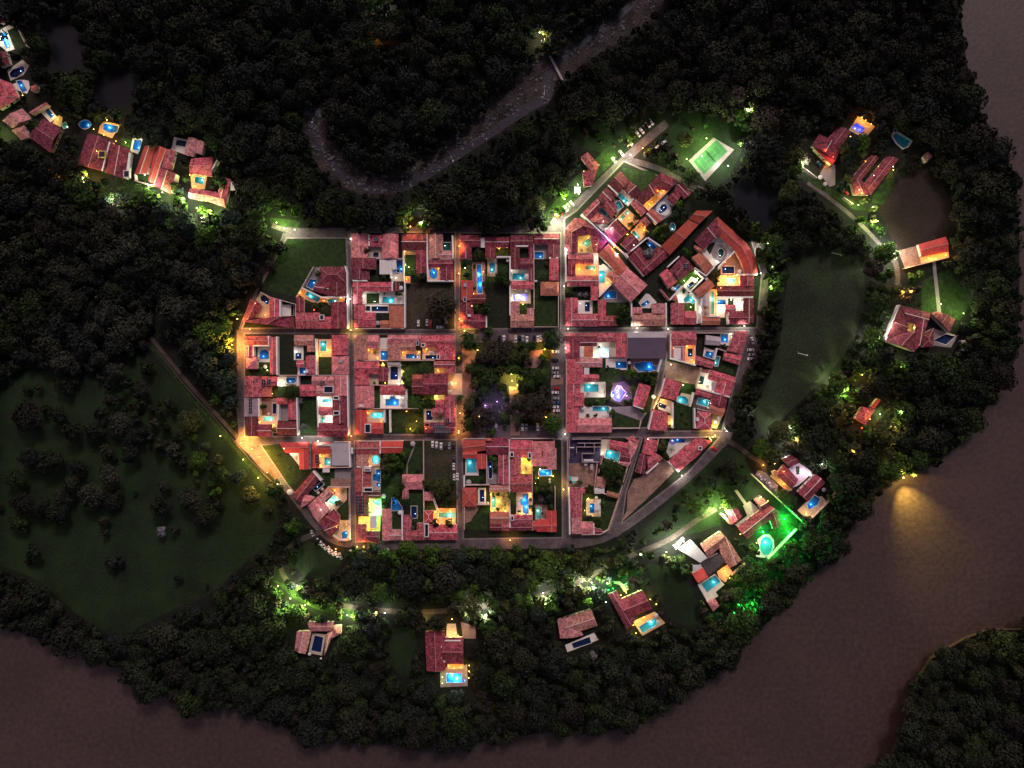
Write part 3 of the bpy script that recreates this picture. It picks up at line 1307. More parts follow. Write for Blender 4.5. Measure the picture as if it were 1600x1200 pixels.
T 755 365 25
H speckled roof with the stepped blue pool|of the second southern block
R 100 340 265 590 y r
A c 265 335 365 575
p b 1 318 355 362 355 362 485 325 485 325 475 285 475 285 405 318 405
e b 1 340 515 22 22
F 190 345 268 375 w
F 190 543 285 590 w
S 200 348 235 365
S 205 560 230 580
w 110 328 272 330
H house with long rooftop solar rows|of the second southern block
R 105 595 242 835 y m
R 242 590 360 660 x m
S 118 630 145 820
S 160 628 188 820
A c 242 660 372 840
p t 8 270 685 362 670 362 735 325 730 290 705
L 255 700 y 12
L 290 790 g 10
L 370 800 G 40
L 350 750 y 4
T 280 800 20
T 250 800 16
H southwest corner with the white sunlit terrace|of the second southern block
R 115 925 220 1110 y r
R 220 1000 350 1110 x m
A o 135 845 362 1005
F 258 835 325 965 w
L 160 880 o 14
L 240 960 o 10
L 300 820 w 6
H red wings around the dim garden|of the second southern block
R 380 765 480 1095 y p
R 430 985 590 1095 x p
A g 480 785 590 985
p b 2 480 655 520 650 590 760 580 782 480 785
F 550 780 592 820 w
W 590 790 592 1090
T 500 700 20
Y 620 680 70
T 420 720 45
H pale gabled wing across the middle garden|of the second southern block
R 590 408 805 565 x p
R 590 545 655 665 y p
A g 655 567 808 915
A k 600 665 675 830
H house with the narrow navy pool|of the second southern block
R 600 830 685 1095 y r
R 685 995 810 1095 x r
R 740 918 812 1000 y r
P 683 740 742 862 n 1
F 690 920 718 995 k
w 810 440 815 1085
H southeast corner with the gold lit terrace|of the second southern block
R 820 785 912 910 h q
R 820 930 1165 1090 x r
F 822 920 868 1060 w
S 828 925 862 1055
A o 912 760 1145 940
P 968 805 1140 855 t 6
R 815 590 915 680 y p
A g 820 680 945 785
W 915 660 955 770
T 985 550 110
T 930 530 80
T 1060 500 75
T 850 500 55
T 1110 660 55
T 1050 720 45
T 930 915 50
T 1080 920 45
L 940 790 o 12
L 1090 780 o 10
L 960 890 o 10
L 1120 880 y 6
A h 822 62 1148 600
K cars in the parking garden above the large spreading tree
C 908 95 90 w
C 950 100 90 w
C 996 112 90 w
C 1036 110 90 k
C 1082 108 90 s
C 1125 100 90 k
C 1128 325 90 w
C 1132 248 90 k
C 1132 437 90 w
C 1166 430 90 w
C 66 165 90 w
@ 710 675 7.04
H northwest corner with the coral roof|of the block south of the plaza
Q 88 88 348 88 348 200 92 250 x q
R 92 195 250 290 x q
R 250 240 348 405 y q
A w 120 285 268 478
P 135 292 235 448 c 3
A g 112 478 358 575
F 112 530 206 565 s
T 310 530 32
T 290 440 20
w 100 75 350 75
W 108 480 108 605
w 355 85 355 570
H lot with the slim teal pool|of the block south of the plaza
R 352 65 600 252 x m
R 480 250 600 575 y r
A s 358 252 480 572
p n 2 370 335 395 320 412 340 418 500 400 515 380 510
A g 360 255 478 330
T 400 290 35
T 440 310 35
T 445 370 32
T 450 420 28
F 530 560 575 590 s
W 602 85 606 600
F 350 68 410 95 o
H lot with the gold lit shrubs|of the block south of the plaza
R 612 90 858 275 x r
R 612 275 732 470 y r
R 612 470 855 665 x r
A y 732 280 850 462
F 610 218 655 272 w
F 808 222 848 290 w
Y 790 410 55
T 820 310 25
w 612 200 735 290
L 750 300 y 14
L 830 350 y 10
L 760 440 y 8
w 858 100 858 1080
H northeast corner with the bright blue pool|of the block south of the plaza
R 862 100 1105 375 y p
R 1015 180 1125 412 y p
A c 915 400 1100 520
A g 862 380 1100 590
p b 8 935 418 1065 412 1070 480 935 480 928 450
F 955 205 980 280 o
L 920 500 o 8
L 1085 480 y 8
L 890 560 y 6
L 940 400 w 4
T 890 420 35
T 910 550 35
T 890 480 25
w 620 75 1095 70 1100 100
F 1010 515 1080 525 c
F 1010 540 1080 550 c
H square coral roof with the grey pool|of the block south of the plaza
R 85 612 246 822 h q
A k 246 590 382 800
A w 258 615 348 785
P 280 635 328 768 n 1
F 355 760 382 795 w
w 115 585 385 580
w 250 800 382 800
a d 108 830 280 820 180 980 108 1010
a g 280 820 385 810 385 1075 108 1075 108 1010 180 980
w 108 825 108 1075
H pale green pool and palms lot|of the block south of the plaza
R 385 588 605 660 x p
R 390 875 605 1010 x o
R 390 1010 520 1085 x m
R 520 1000 605 1085 x r
A y 395 660 600 872
P 412 720 455 825 t 4
Y 540 720 60
Y 550 800 60
Y 650 760 70
T 430 700 25
T 620 700 45
T 480 690 25
T 640 850 35
T 480 850 25
L 400 680 y 10
L 480 760 y 10
L 420 860 y 10
L 560 860 y 6
L 600 870 y 4
H south side with the blue stepped pool|of the block south of the plaza
R 612 912 858 1012 x r
R 612 1010 858 1085 x m
A w 680 665 858 910
p b 8 755 680 812 680 815 900 755 900 755 810 728 800 728 740 755 740
F 618 918 655 975 w
T 840 740 28
T 850 830 35
T 710 870 22
L 835 700 o 8
L 740 890 o 10
L 835 880 o 6
W 608 600 612 1050
H southeast corner with the turquoise pool|of the block south of the plaza
R 1010 862 1125 1098 y q
R 862 985 1010 1080 x q
R 905 960 1125 1098 x q
A k 862 590 1110 800
A t 885 800 1025 985
P 900 828 955 955 t 3
F 955 865 975 910 k
a m 910 700 945 675 985 730 970 765 925 750
T 900 640 45
T 980 640 50
T 1060 640 50
T 1040 720 50
T 1070 830 35
T 870 850 30
T 1000 770 30
w 1108 600 1108 860
@ 870 670 6.316
H unfinished building with bare walls|of the pointed southern block
A n 108 95 440 340
A d 120 340 405 575
w 125 105 125 300
w 195 180 440 180
w 195 180 195 240
w 275 140 275 190
w 370 140 370 240
w 205 142 440 142
w 250 245 250 325
w 250 245 370 245
w 245 330 420 330
F 265 300 360 320 w
F 120 180 172 190 w
F 145 475 210 515 w
F 110 470 145 510 e
F 150 515 185 540 e
W 105 95 115 560
T 225 525 30
T 330 575 30
F 330 350 360 405 s
F 270 345 300 365 s
w 150 103 440 103
H white terrace with the mosaic pool|of the pointed southern block
Q 520 105 700 140 690 235 520 190 x r
Q 680 95 760 70 805 120 790 185 h r
Q 690 150 720 110 800 160 720 330 y p
Q 630 210 720 240 720 330 620 320 x m
Q 620 320 740 320 700 380 610 350 x p
a c 440 105 525 105 520 200 620 225 605 325 430 260
p c 5 492 205 622 245 600 320 470 280
L 445 240 w 5
L 560 320 w 3
H roof beside the dense garden tree|of the pointed southern block
Q 440 260 468 265 420 440 405 430 y m
Q 395 470 490 480 475 585 385 570 y p
F 372 580 470 640 w
a g 440 300 700 380 650 545 600 640 480 590 400 460
T 540 400 100
T 520 480 70
T 600 440 70
T 460 380 45
T 620 520 45
Q 495 615 625 650 610 690 490 660 x o
w 400 340 370 610 620 690
w 700 380 620 650
H southwest corner with the gold rimmed pool|of the pointed southern block
R 130 580 250 870 y r
R 135 580 280 635 x r
R 145 870 250 1035 y p
R 235 920 362 1040 x p
Q 370 975 450 1000 450 1030 368 1035 x m
A g 250 640 290 860
a g 250 640 440 650 600 700 510 1000 450 1030 370 970 250 880
A c 290 692 435 865
A w 375 700 435 838
P 325 735 370 830 b 3
F 370 740 432 800 w
F 372 660 402 692 w
W 120 575 128 1040
w 245 1045 430 1042 510 1000 610 700
w 250 640 240 860
T 270 730 22
T 450 730 30
T 320 880 35
T 400 900 35
T 410 930 35
T 340 600 30
L 305 680 y 8
L 270 800 y 6
L 330 860 y 6
L 400 900 o 3
W 362 935 365 1040
H long roof on the angled lane|beside the bare gravel triangle
Q 875 90 1000 115 975 270 840 240 y r
Q 830 240 890 260 870 450 775 430 y m
Q 890 270 975 235 1050 290 900 415 x r
W 885 440 1000 335
w 1005 100 980 225
L 880 95 w 3
a d 1060 290 1140 380 1160 420 1100 480 900 680 640 920 690 800 700 620 760 500 860 460 900 430
a g 1000 110 1100 100 1100 280 1040 260
T 1050 180 55
T 1060 140 40
T 1080 270 30
@ 700 510 6.667
K cars along the plaza's north side
C 583 130 90 w
C 705 135 90 w
C 745 130 90 k
C 780 130 90 s
C 822 140 90 w
C 897 120 90 k
C 935 130 90 w
C 965 125 90 w
C 535 125 90 k
K cars along the plaza's east side
C 1120 265 0 w
C 1110 350 0 k
C 1120 435 0 w
C 1118 482 0 s
C 1135 520 0 w
C 1135 645 0 r
C 1115 688 0 w
C 1125 748 0 s
C 1140 795 0 b
C 1118 838 0 w
C 1130 878 0 w
K cars along the plaza's south side
C 338 1055 90 s
C 383 1050 90 s
C 500 1050 90 s
C 590 1055 90 k
C 597 1055 90 k
C 720 1055 90 k
C 775 1050 90 w
C 815 1050 90 s
C 890 1050 90 k
C 933 1050 90 w
K cars in the walled parking lawn above the west cross street
@ 540 350 7.06
C 805 1095 90 w
C 900 1090 90 w
C 938 1108 90 r
C 1105 1065 75 s
C 1042 1140 0 w
C 1052 1100 80 k
K cars on the lane beside the football pitch
@ 1000 510 6.667
C 1168 150 75 w
C 1150 245 0 w
C 1162 292 0 s
C 1150 340 5 w
C 910 1055 -8 w
K cars parked slantwise below the wedge block
@ 390 670 6.316
C 622 1030 65 s
C 650 1080 65 k
C 680 1110 62 w
C 712 1135 62 w
C 742 1165 62 w
C 355 1105 50 k
C 790 1188 60 w
@ 1000 660 8
H corner roofs around the palm and blue pool|beside the bare gravel triangle
Q 355 492 580 275 700 440 485 615 x r
Q 580 300 710 180 895 235 700 440 x r
a w 370 205 700 195 560 300 370 450 330 370
p b 3 430 205 560 205 560 252 435 252
p l 3 370 215 428 205 430 275 400 285 375 262
Y 400 340 48
T 290 280 60
T 330 420 35
F 725 295 775 345 w
w 100 195 700 190 860 180 895 235
W 350 490 480 615
K car left alone on the grass by the east lane
C 932 330 35 r
U 1020 100 w 8
U 470 645 w 22
U 850 170 y 12
@ 1040 760 6
H riverside villa above the green lit lawn|southeast of the town
Q 670 385 960 165 1070 240 765 495 x m
Q 830 120 890 85 1000 200 920 250 x m
Q 950 235 1050 235 1088 345 1010 410 y m
Q 555 215 640 155 720 280 625 355 y m
Q 512 262 540 250 628 355 604 360 s p
a c 725 180 790 135 870 205 765 275
a c 645 40 670 30 765 160 740 175
a c 650 360 860 205 880 225 690 385
a g 880 470 1010 410 1100 270 1230 240 1240 420 965 680 1000 560 940 450
e c 5 945 560 60 88
a w 860 500 920 450 970 450 1015 500 1020 570 980 630 930 670 850 660 840 600 890 590
L 1098 300 G 60
L 900 420 G 50
Y 385 210 62
Y 445 190 50
Y 330 270 45
L 1140 420 G 25
L 840 520 y 10
L 830 580 w 14
L 690 440 y 6
L 945 130 y 5
L 830 110 g 8
L 560 200 w 6
w 925 0 1235 275
w 1235 400 965 680
T 820 590 50
T 860 620 30
T 1000 720 70
T 1120 640 80
T 1180 560 70
T 1080 760 60
L 1100 560 G 70
L 1040 660 G 50
H riverside villa with pergola grid and teal pool|southeast of the town
Q 325 545 515 418 570 520 400 668 x p
Q 515 418 600 520 712 692 600 765 y p
Q 490 540 570 520 600 765 520 640 s p
Q 120 590 240 500 388 665 320 712 n s
Q 250 822 350 760 396 846 300 902 n q
Q 318 715 500 625 560 695 400 838 n k
Q 390 1085 460 1045 506 1120 446 1170 h p
F 255 735 335 815 s
a w 300 920 460 820 552 920 470 990 495 1030 390 1080
a k 200 640 300 640 320 700 240 770 190 700
p c 2 335 915 465 830 515 895 388 992
a o 480 800 580 730 625 800 560 900 500 860
a c 75 560 160 470 178 490 100 595
L 545 780 o 14
L 590 850 y 8
Y 150 690 50
Y 420 870 20
T 190 800 60
T 700 870 45
Y 640 880 60
Y 740 980 60
w 620 835 755 725
L 100 520 w 30
U 640 1075 G 45
U 600 1150 G 25
U 760 1060 G 15
@ 1120 700 6.667
H riverside villa with the violet toned courtyard|southeast of the town
Q 680 115 780 70 870 150 760 200 x m
Q 620 280 700 170 850 330 775 425 y m
Q 840 460 1030 270 1130 360 945 560 x m
Q 580 250 620 232 645 268 605 292 n o
a l 740 220 850 150 910 190 1000 250 900 350 830 400 760 420 700 300
a o 550 290 620 240 690 200 640 280 790 430 740 460
a s 430 230 500 250 640 390 610 490 400 280
p b 3 940 585 1020 490 1075 530 1050 590 960 640
a c 840 650 930 560 1090 500 1150 560 1000 700 915 720
a g 820 190 860 190 865 270 830 280
L 915 680 y 8
L 680 370 o 10
L 660 230 o 10
L 860 250 l 10
L 940 260 w 8
L 470 175 o 14
L 590 160 y 5
L 700 90 w 10
w 365 270 925 795
w 930 795 1160 565 1330 380
T 760 560 80
T 700 480 60
Y 640 470 50
U 1030 155 w 6
U 400 490 g 14
F 1060 420 1140 440 s
F 930 270 1000 290 w
K cars on the driveway of the violet toned riverside villa
C 452 300 65 w
C 508 352 65 s
C 550 385 75 w
C 598 432 60 s
C 625 475 60 w
@ 1230 160 6.667
H villa with the red lit veranda|in the northeast woods
Q 255 450 335 330 560 480 500 615 x m
Q 410 385 540 245 660 310 550 500 x m
Q 275 478 300 470 492 610 462 662 n q
a c 640 290 740 140 830 200 920 250 810 375
p v 14 670 260 720 215 810 268 768 322
a s 340 740 400 640 500 650 500 860 440 880
a g 130 640 330 780 430 890 600 960 830 1120 700 1120 260 860
L 435 600 r 12
L 350 530 r 8
L 400 650 o 8
L 760 170 o 9
L 800 200 o 8
L 855 240 o 5
L 610 390 y 3
w 135 650 310 785
w 590 990 690 1060
L 140 640 g 16
U 815 1120 g 14
U 700 980 y 6
F 280 780 380 800 w
F 340 850 420 870 s
T 790 400 90
T 700 420 80
T 610 480 70
T 640 800 60
T 560 880 70
T 800 520 50
K car by the gate of the northeast woods villa
C 605 940 45 r
C 330 645 60 b
H long twin winged villa|in the northeast woods
Q 670 790 880 545 960 575 760 830 x m
Q 800 850 1040 560 1160 590 870 965 x m
Q 660 800 770 790 870 965 700 960 y m
a w 1080 350 1120 280 1310 400 1290 430 1260 470 1200 490 1130 430
p c 0 1098 350 1130 318 1282 400 1252 462 1205 478 1150 425
e c 0 1125 288 22 20
Q 1425 560 1470 508 1515 560 1448 630 h p
L 1050 700 w 4
L 930 680 y 6
L 850 790 w 3
L 1085 715 y 12
L 795 628 o 3
L 700 940 w 3
a g 900 960 1090 700 1120 850 1000 1060 880 1050
@ 1340 340 5.217
H bright red shelter with the orange deck|at the end of the eastern path
Q 495 218 720 155 742 275 520 318 x q
a o 515 322 740 278 745 325 470 385
a d 330 270 490 228 520 380 385 412
a s 608 355 635 355 682 775 650 775
L 620 340 o 16
L 700 310 o 12
L 560 340 o 6
w 385 412 740 325
U 350 420 o 6
U 300 620 o 60
U 372 610 o 40
H courtyard villa with the dashed white wall|in the eastern woods
Q 345 710 592 778 552 890 400 850 x m
Q 345 710 405 850 395 945 222 1000 x m
Q 222 1000 395 920 490 955 462 1090 x m
Q 592 778 480 870 470 960 500 1000 n m
Q 470 860 590 790 530 1000 462 1088 y m
Q 590 780 640 762 795 828 750 940 x m
Q 530 950 620 900 620 1050 520 1060 h m
a y 400 850 490 870 470 960 400 930
p n 0 615 1000 720 950 795 968 720 1035
a s 600 900 820 960 760 1060 600 1040
F 845 1000 925 1085 w
W 340 712 222 1000
w 222 1002 460 1090
L 440 900 y 2
U 78 985 w 20
U 50 1030 w 14
U 230 310 w 40
U 160 240 w 25
U 610 715 g 8
U 790 790 g 10
U 972 628 w 3
U 60 60 g 20
@ 860 170 5.333
H gatehouse with the steep red pavilion roof|beside the car park road
Q 252 400 310 362 412 470 345 530 h r
Q 265 525 400 480 350 640 280 650 h m
F 200 650 250 700 w
L 225 640 w 20
L 270 545 y 2
U 640 415 w 26
U 505 440 g 20
U 30 905 g 35
U 100 780 g 20
U 740 360 o 8
U 215 735 w 8
U 1100 450 g 18
U 1262 280 g 16
U 1440 505 w 8
U 1375 478 w 4
U 1545 350 w 20
U 1600 60 w 30
K cars parked slantwise along the upper car park road
C 835 115 50 w
C 812 135 50 w
C 785 160 50 k
C 760 188 50 w
C 730 215 50 w
C 665 285 50 w
C 640 305 50 k
C 590 372 50 w
C 528 432 50 s
C 870 333 -35 w
C 912 302 -35 k
C 940 285 -35 w
K cars parked slantwise at the lower car park road
C 178 792 50 w
C 152 812 50 s
C 128 832 50 w
C 105 848 50 k
C 78 868 50 r
C 45 905 50 r
@ 840 880 7.27
H villa with the long navy pool deck|south of the southern track
Q 225 645 610 522 682 710 400 800 x p
Q 225 645 400 590 520 820 255 855 y p
a w 312 930 640 790 695 870 338 1012
p n 0 388 912 590 838 608 905 410 968
T 640 1050 60
H villa with the gold lit pool terrace|south of the southern track
Q 900 430 1195 305 1302 520 1040 620 x m
Q 800 350 895 308 1110 640 1015 762 y m
a y 1080 660 1330 550 1450 680 1190 825
p c 7 1150 722 1250 662 1340 620 1372 690 1192 792
F 1318 555 1362 600 w
F 1338 628 1382 672 w
L 1200 600 o 8
L 1120 650 y 10
L 1110 780 y 8
L 1340 450 y 8
L 1270 400 y 8
L 1290 350 y 5
L 1130 300 y 8
L 1000 325 y 10
L 940 350 y 8
L 1080 690 y 6
L 800 292 G 6
L 850 275 G 6
L 1012 205 G 6
L 1095 212 G 6
L 770 430 w 3
a c 860 205 930 205 1000 260 1010 330 980 320 930 245 870 230
Y 1160 90 50
K car parked by the gold lit pool villa
C 1010 265 70 s
U 760 190 w 26
U 600 240 g 26
U 480 170 w 20
U 70 420 g 30
U 40 300 w 20
@ 0 20 5.454
H house with the brightly lit white pool deck|at the northwest lakeside
Q 0 330 50 330 82 430 0 462 x m
Q 0 90 0 60 40 20 60 60 x m
a w 0 150 60 145 125 310 60 332 0 280
a g 60 130 170 165 232 290 130 310
p b 12 2 172 50 165 92 290 50 302
w 0 142 112 95
w 160 150 232 290
L 10 220 w 20
L 90 300 w 4
a c 60 490 190 400 250 450 200 530 90 580
p n 1 80 520 110 480 200 455 212 500 140 552 92 552
H hip roofed house and orange hut|at the northwest lakeside
Q -10 560 100 600 162 722 -10 830 h r
Q 262 625 310 612 316 665 264 668 h o
a w 105 610 200 570 245 580 255 640 230 690 150 660
p b 2 140 582 182 575 232 662 190 682
L 215 715 y 2
H pale red roofs at the row's bend|at the northwest lakeside
Q 20 920 190 815 266 905 110 985 y p
Q 98 1000 205 955 250 1065 180 1085 h p
Q 250 1060 370 900 522 990 432 1195 y m
Q 245 850 390 760 412 775 262 865 x p
a w 330 830 400 775 485 890 430 935
p b 1 375 822 402 800 465 882 430 895
a y 445 940 500 870 535 890 520 975
p t 2 525 950 560 930 582 978 542 988
L 480 900 y 8
T 290 950 50
U 15 1040 g 10
@ 100 170 5.333
H villa with the orange framed pool|in the northwest row
Q 198 200 412 272 332 525 112 462 y m
a o 300 140 330 105 475 130 400 245 285 200
a c 110 130 175 85 235 130 175 175
e b 3 175 130 48 36
p b 7 332 122 452 145 440 192 400 202 326 172
F 288 352 350 408 y
L 320 380 y 6
L 375 105 y 8
L 455 130 y 8
L 265 180 y 5
L 350 228 o 10
L 415 280 o 5
W 388 280 325 522
Y 270 60 45
T 430 45 55
U 205 600 w 22
U 240 575 y 10
H dark roofed villa with the white pool deck|in the northwest row
Q 398 290 556 340 520 592 345 530 y m
a w 575 235 656 255 616 378 552 350
p b 6 590 255 645 265 626 350 572 335
a g 470 240 570 260 545 330 480 300
L 530 290 g 12
L 625 250 w 8
L 450 280 o 5
F 498 515 550 575 w
W 553 370 533 515
H bright red roof with the narrow court|in the northwest row
Q 670 312 770 300 690 542 590 538 y q
Q 765 300 860 335 742 622 700 602 y q
a g 720 370 765 380 705 600 600 600 590 545 690 545
L 690 560 w 4
w 850 335 750 635
w 590 545 595 600 740 640
H stepped dark roofs with the white wall|in the northwest row
Q 855 335 930 350 892 510 812 490 y r
Q 800 490 946 545 892 712 752 640 y m
W 942 550 905 700
U 858 722 g 26
U 742 665 w 16
H pink roof with the dark navy pool|in the northwest row
Q 1035 235 1110 250 1080 400 1000 380 y p
Q 1110 258 1172 275 1150 382 1090 365 y p
a w 918 235 1032 260 1000 378 890 340
p n 0 940 260 1022 270 1010 316 930 302
H eastern end house with the gold lit court|in the northwest row
Q 1060 415 1245 400 1232 562 1048 540 x r
Q 1050 660 1190 682 1180 772 1038 742 x r
Q 1190 680 1340 702 1342 822 1178 762 x r
Q 1318 570 1392 590 1342 800 1280 700 y r
a y 1050 545 1192 560 1172 672 1066 668
p c 4 1095 565 1172 575 1158 632 1088 612
F 1390 610 1450 680 w
W 1232 520 1282 430
L 1060 560 y 8
L 1180 580 y 6
L 1110 655 o 6
Y 330 690 80
Y 430 640 85
Y 540 660 85
Y 650 690 85
Y 380 720 70
T 1290 600 60
T 920 650 45
U 445 780 w 18
U 1030 770 w 18
U 1140 850 g 28
U 1250 870 g 28
U 1180 930 w 16
U 10 620 o 6
@ 440 950 8
H pink villa wrapped around its navy pool|south of the southern track
Q 190 290 375 285 300 575 160 530 y p
Q 320 178 655 178 622 290 370 290 x p
Q 640 225 745 222 742 320 620 385 h p
Q 555 330 642 285 592 445 530 600 y p
a c 385 310 555 332 505 595 335 562
p n 0 415 340 522 368 492 556 370 530
F 342 540 382 580 w
F 490 600 515 630 w
@ 640 940 6.667
H villa with the brilliant white lit pool|south of the southern track
Q 158 310 368 302 378 718 178 722 y m
Q 340 375 560 372 560 652 335 645 x m
a s 318 690 600 655 605 880 322 892
a o 390 650 560 650 560 700 400 700
P 385 748 542 842 b 40
e b 3 568 825 18 18
a c 390 230 480 230 500 375 380 375
a t 530 210 685 260 692 385 560 385
W 290 530 375 400
W 375 400 530 400
W 290 530 370 625
L 465 680 o 6
L 540 670 o 6
L 410 655 o 6
L 430 355 y 14
L 510 340 y 8
L 262 300 y 8
L 360 295 y 5
L 622 650 y 5
L 622 710 y 5
L 618 780 y 5
L 345 770 g 3
L 345 835 g 3
L 160 182 y 4
L 445 170 y 3
L 776 1030 o 6
L 800 1095 y 6
T 300 1040 82
T 490 1020 92
U 785 102 w 36
U 620 70 w 26
K cars on the southern track above the lit villa
C 890 85 10 w
@ 1160 560 5
H villa half hidden by trees with red lamps|in the eastern woods
Q 880 470 935 375 1035 400 965 520 h r
a g 1010 420 1080 370 1130 420 1060 490
Q 1000 380 1060 310 1075 325 1020 395 n q
L 1022 350 r 12
L 940 410 r 8
L 958 470 o 12
L 1060 435 w 8
L 920 540 r 8
L 840 500 o 3
L 895 315 o 4
U 820 722 o 10
U 1180 420 g 10
U 1100 535 y 18
U 1090 600 y 16
U 660 440 y 4
U 770 390 y 4
U 310 540 w 16
U 270 600 w 25
U 370 620 y 12
U 740 240 g 34
U 660 180 w 15
U 880 130 y 10
U 1180 70 g 8
U 1185 870 y 26
U 560 800 w 5
@ 420 820 5.333
U 200 585 g 34
U 320 640 g 26
U 700 735 g 26
U 900 700 g 14
U 100 480 g 12
U 965 717 w 4
U 1300 785 y 4
U 560 190 o 3
U 800 160 o 8
K cars parked slantwise below the wedge block
C 502 212 62 w
C 532 232 62 w
C 566 246 65 w
C 598 258 70 s
K cars on the lower perimeter road
C 795 240 85 w
C 825 250 85 k
C 885 240 60 r
C 915 218 90 s
C 990 226 95 w
C 684 232 90 w
@ 0 0 1
U 368 540 o 55
U 376 500 y 8
U 382 690 o 100
U 410 712 o 50
U 398 700 y 20
U 395 516 o 8
U 717 388 o 14
U 716 430 o 12
U 717 500 o 16
U 725 518 y 16
U 716 560 o 10
U 718 645 o 12
U 716 672 o 10
U 548 375 w 2
U 549 470 w 8
U 550 517 y 14
U 551 680 o 10
U 548 835 o 6
U 475 683 w 14
U 500 688 w 14
U 448 361 w 18
U 436 352 g 26
U 464 363 w 8
U 658 352 w 26
U 642 358 o 6
U 878 350 w 26
U 862 346 w 26
U 880 392 w 10
U 878 450 w 8
U 884 515 w 6
U 990 514 w 16
U 880 545 w 10
U 950 362 w 8
U 945 378 v 8
U 955 390 o 8
U 960 400 w 8
U 1040 515 w 4
U 1042 570 w 6
U 1020 630 y 10
U 1155 511 w 18
U 1110 679 y 18
U 1190 385 w 26
U 1198 420 w 20
U 1195 450 g 8
U 1180 430 w 8
U 775 627 v 18
U 757 633 v 8
U 798 595 y 90
U 797 585 y 18
U 806 602 y 14
U 745 548 y 6
U 848 547 o 20
U 748 650 o 8
U 850 651 o 6
U 880 678 w 4
U 877 762 y 12
U 795 840 o 10
U 560 850 y 6
U 716 675 o 6
U 1106 797 g 40
U 1118 790 g 20
U 1130 800 w 20
U 1046 848 w 30
U 1035 858 w 25
U 1062 842 w 20
U 995 862 w 10
U 920 905 w 20
U 850 930 w 20
U 840 60 w 8
U 846 63 y 8
U 422 736 o 30
U 408 744 y 16
U 385 716 y 14
U 350 680 y 5
U 445 700 g 4
U 592 10 w 20
U 585 62 o 3
U 1090 250 w 8
U 435 755 g 3
U 455 820 g 5
U 468 910 w 16
U 545 955 w 16
U 1415 742 y 30
U 1245 262 w 26
U 1240 255 w 20
U 1165 178 g 26
U 1330 325 g 8
U 1360 350 g 10
U 1385 400 w 14
U 140 290 y 8
U 1168 640 w 3
U 1380 512 w 10
"""

# ---------------------------------------------------------------- the survey, read into houses, areas, pools, lamps
houses, areas, pools, plants, cars, posts = [], [], [], [], [], []
cur = None; kgroup = ''; ox = oy = 0.0; sc_ = 1.0
def P2(v): return [(ox + v[i] / sc_, oy + v[i + 1] / sc_) for i in range(0, len(v) - 1, 2)]
for ln in DATA.strip().split('\n'):
    t = ln.split()
    if not t: continue
    k = t[0]
    if k == '@': ox, oy, sc_ = float(t[1]), float(t[2]), float(t[3]); continue
    if k == 'H':
        n, b = ln[2:].split('|'); cur = dict(name=n, block=b, roofs=[], flats=[], solar=[], walls=[], lamps=[]); houses.append(cur); continue
    if k == 'K': kgroup = ln[2:]; continue
    nums = []; words_ = []
    for q in t[1:]:
        try: nums.append(float(q))
        except ValueError: words_.append(q)
    if k == 'R':
        x0, y0, x1, y1 = nums[:4]; cur['roofs'].append((P2([x0, y0, x1, y0, x1, y1, x0, y1]), words_[0], words_[1]))
    elif k == 'Q': cur['roofs'].append((P2(nums[:8]), words_[0], words_[1]))
    elif k in 'FS':
        x0, y0, x1, y1 = nums[:4]; p = P2([x0, y0, x1, y0, x1, y1, x0, y1])
        if k == 'F': cur['flats'].append((p, words_[0]))
        else: cur['solar'].append(p)
    elif k in 'wW': cur['walls'].append((P2(nums), k))
    elif k == 'L': cur['lamps'].append((*P2(nums[:2])[0], words_[0], nums[2]))
    elif k == 'U': posts.append((*P2(nums[:2])[0], words_[0], nums[2]))
    elif k == 'A':
        x0, y0, x1, y1 = nums[:4]; areas.append((P2([x0, y0, x1, y0, x1, y1, x0, y1]), words_[0]))
    elif k == 'a': areas.append((P2(nums), words_[0]))
    elif k == 'P':
        x0, y0, x1, y1 = nums[:4]; pools.append((P2([x0, y0, x1, y0, x1, y1, x0, y1]), words_[0], nums[4], cur, 'rectangular'))
    elif k == 'p': pools.append((P2(nums[1:]), words_[0], nums[0], cur, 'shaped' if len(nums) > 9 else 'rectangular'))
    elif k == 'e':
        pw, cx, cyy, rx, ry = nums[:5]
        pools.append((P2([c for i in range(18) for c in (cx + rx * math.cos(i * math.pi / 9), cyy + ry * math.sin(i * math.pi / 9))]), words_[0], pw, cur, 'round'))
    elif k in 'TY': plants.append((*P2(nums[:2])[0], nums[2] / sc_, k, cur))
    elif k == 'C': cars.append((*P2(nums[:2])[0], nums[2], words_[0], kgroup))

# ---------------------------------------------------------------- terrain polygons (survey pixels)
bank_near = smooth([(1500, -900), (1500, 0), (1506, 70), (1520, 150), (1560, 225), (1590, 275), (1594, 420), (1590, 555), (1568, 600), (1532, 650), (1510, 682),
             (1468, 722), (1400, 748), (1350, 790), (1312, 860), (1280, 890), (1240, 930), (1192, 980), (1150, 1022), (1110, 1062), (1060, 1092), (1000, 1130),
             (940, 1145), (880, 1140), (800, 1152), (700, 1165), (600, 1165), (500, 1155), (430, 1130), (350, 1100), (290, 1108), (240, 1080), (190, 1050),
             (160, 1020), (60, 1000), (0, 975), (-200, 930), (-2600, 800)], 1)
river = bank_near + [(-2600, 2000), (1180, 2000), (1330, 1300), (1385, 1200), (1412, 1140), (1425, 1080), (1455, 1030), (1505, 1000), (1545, 984), (1600, 984), (1700, 955),
             (1780, 800), (1800, 500), (1760, 200), (1700, -900)]
pond1 = smooth([(60, 20), (100, 25), (128, 60), (125, 100), (108, 112), (85, 105), (75, 60), (60, 20)], 1)
pond2 = smooth([(150, 115), (190, 100), (212, 120), (205, 160), (170, 172), (148, 150), (150, 115)], 1)
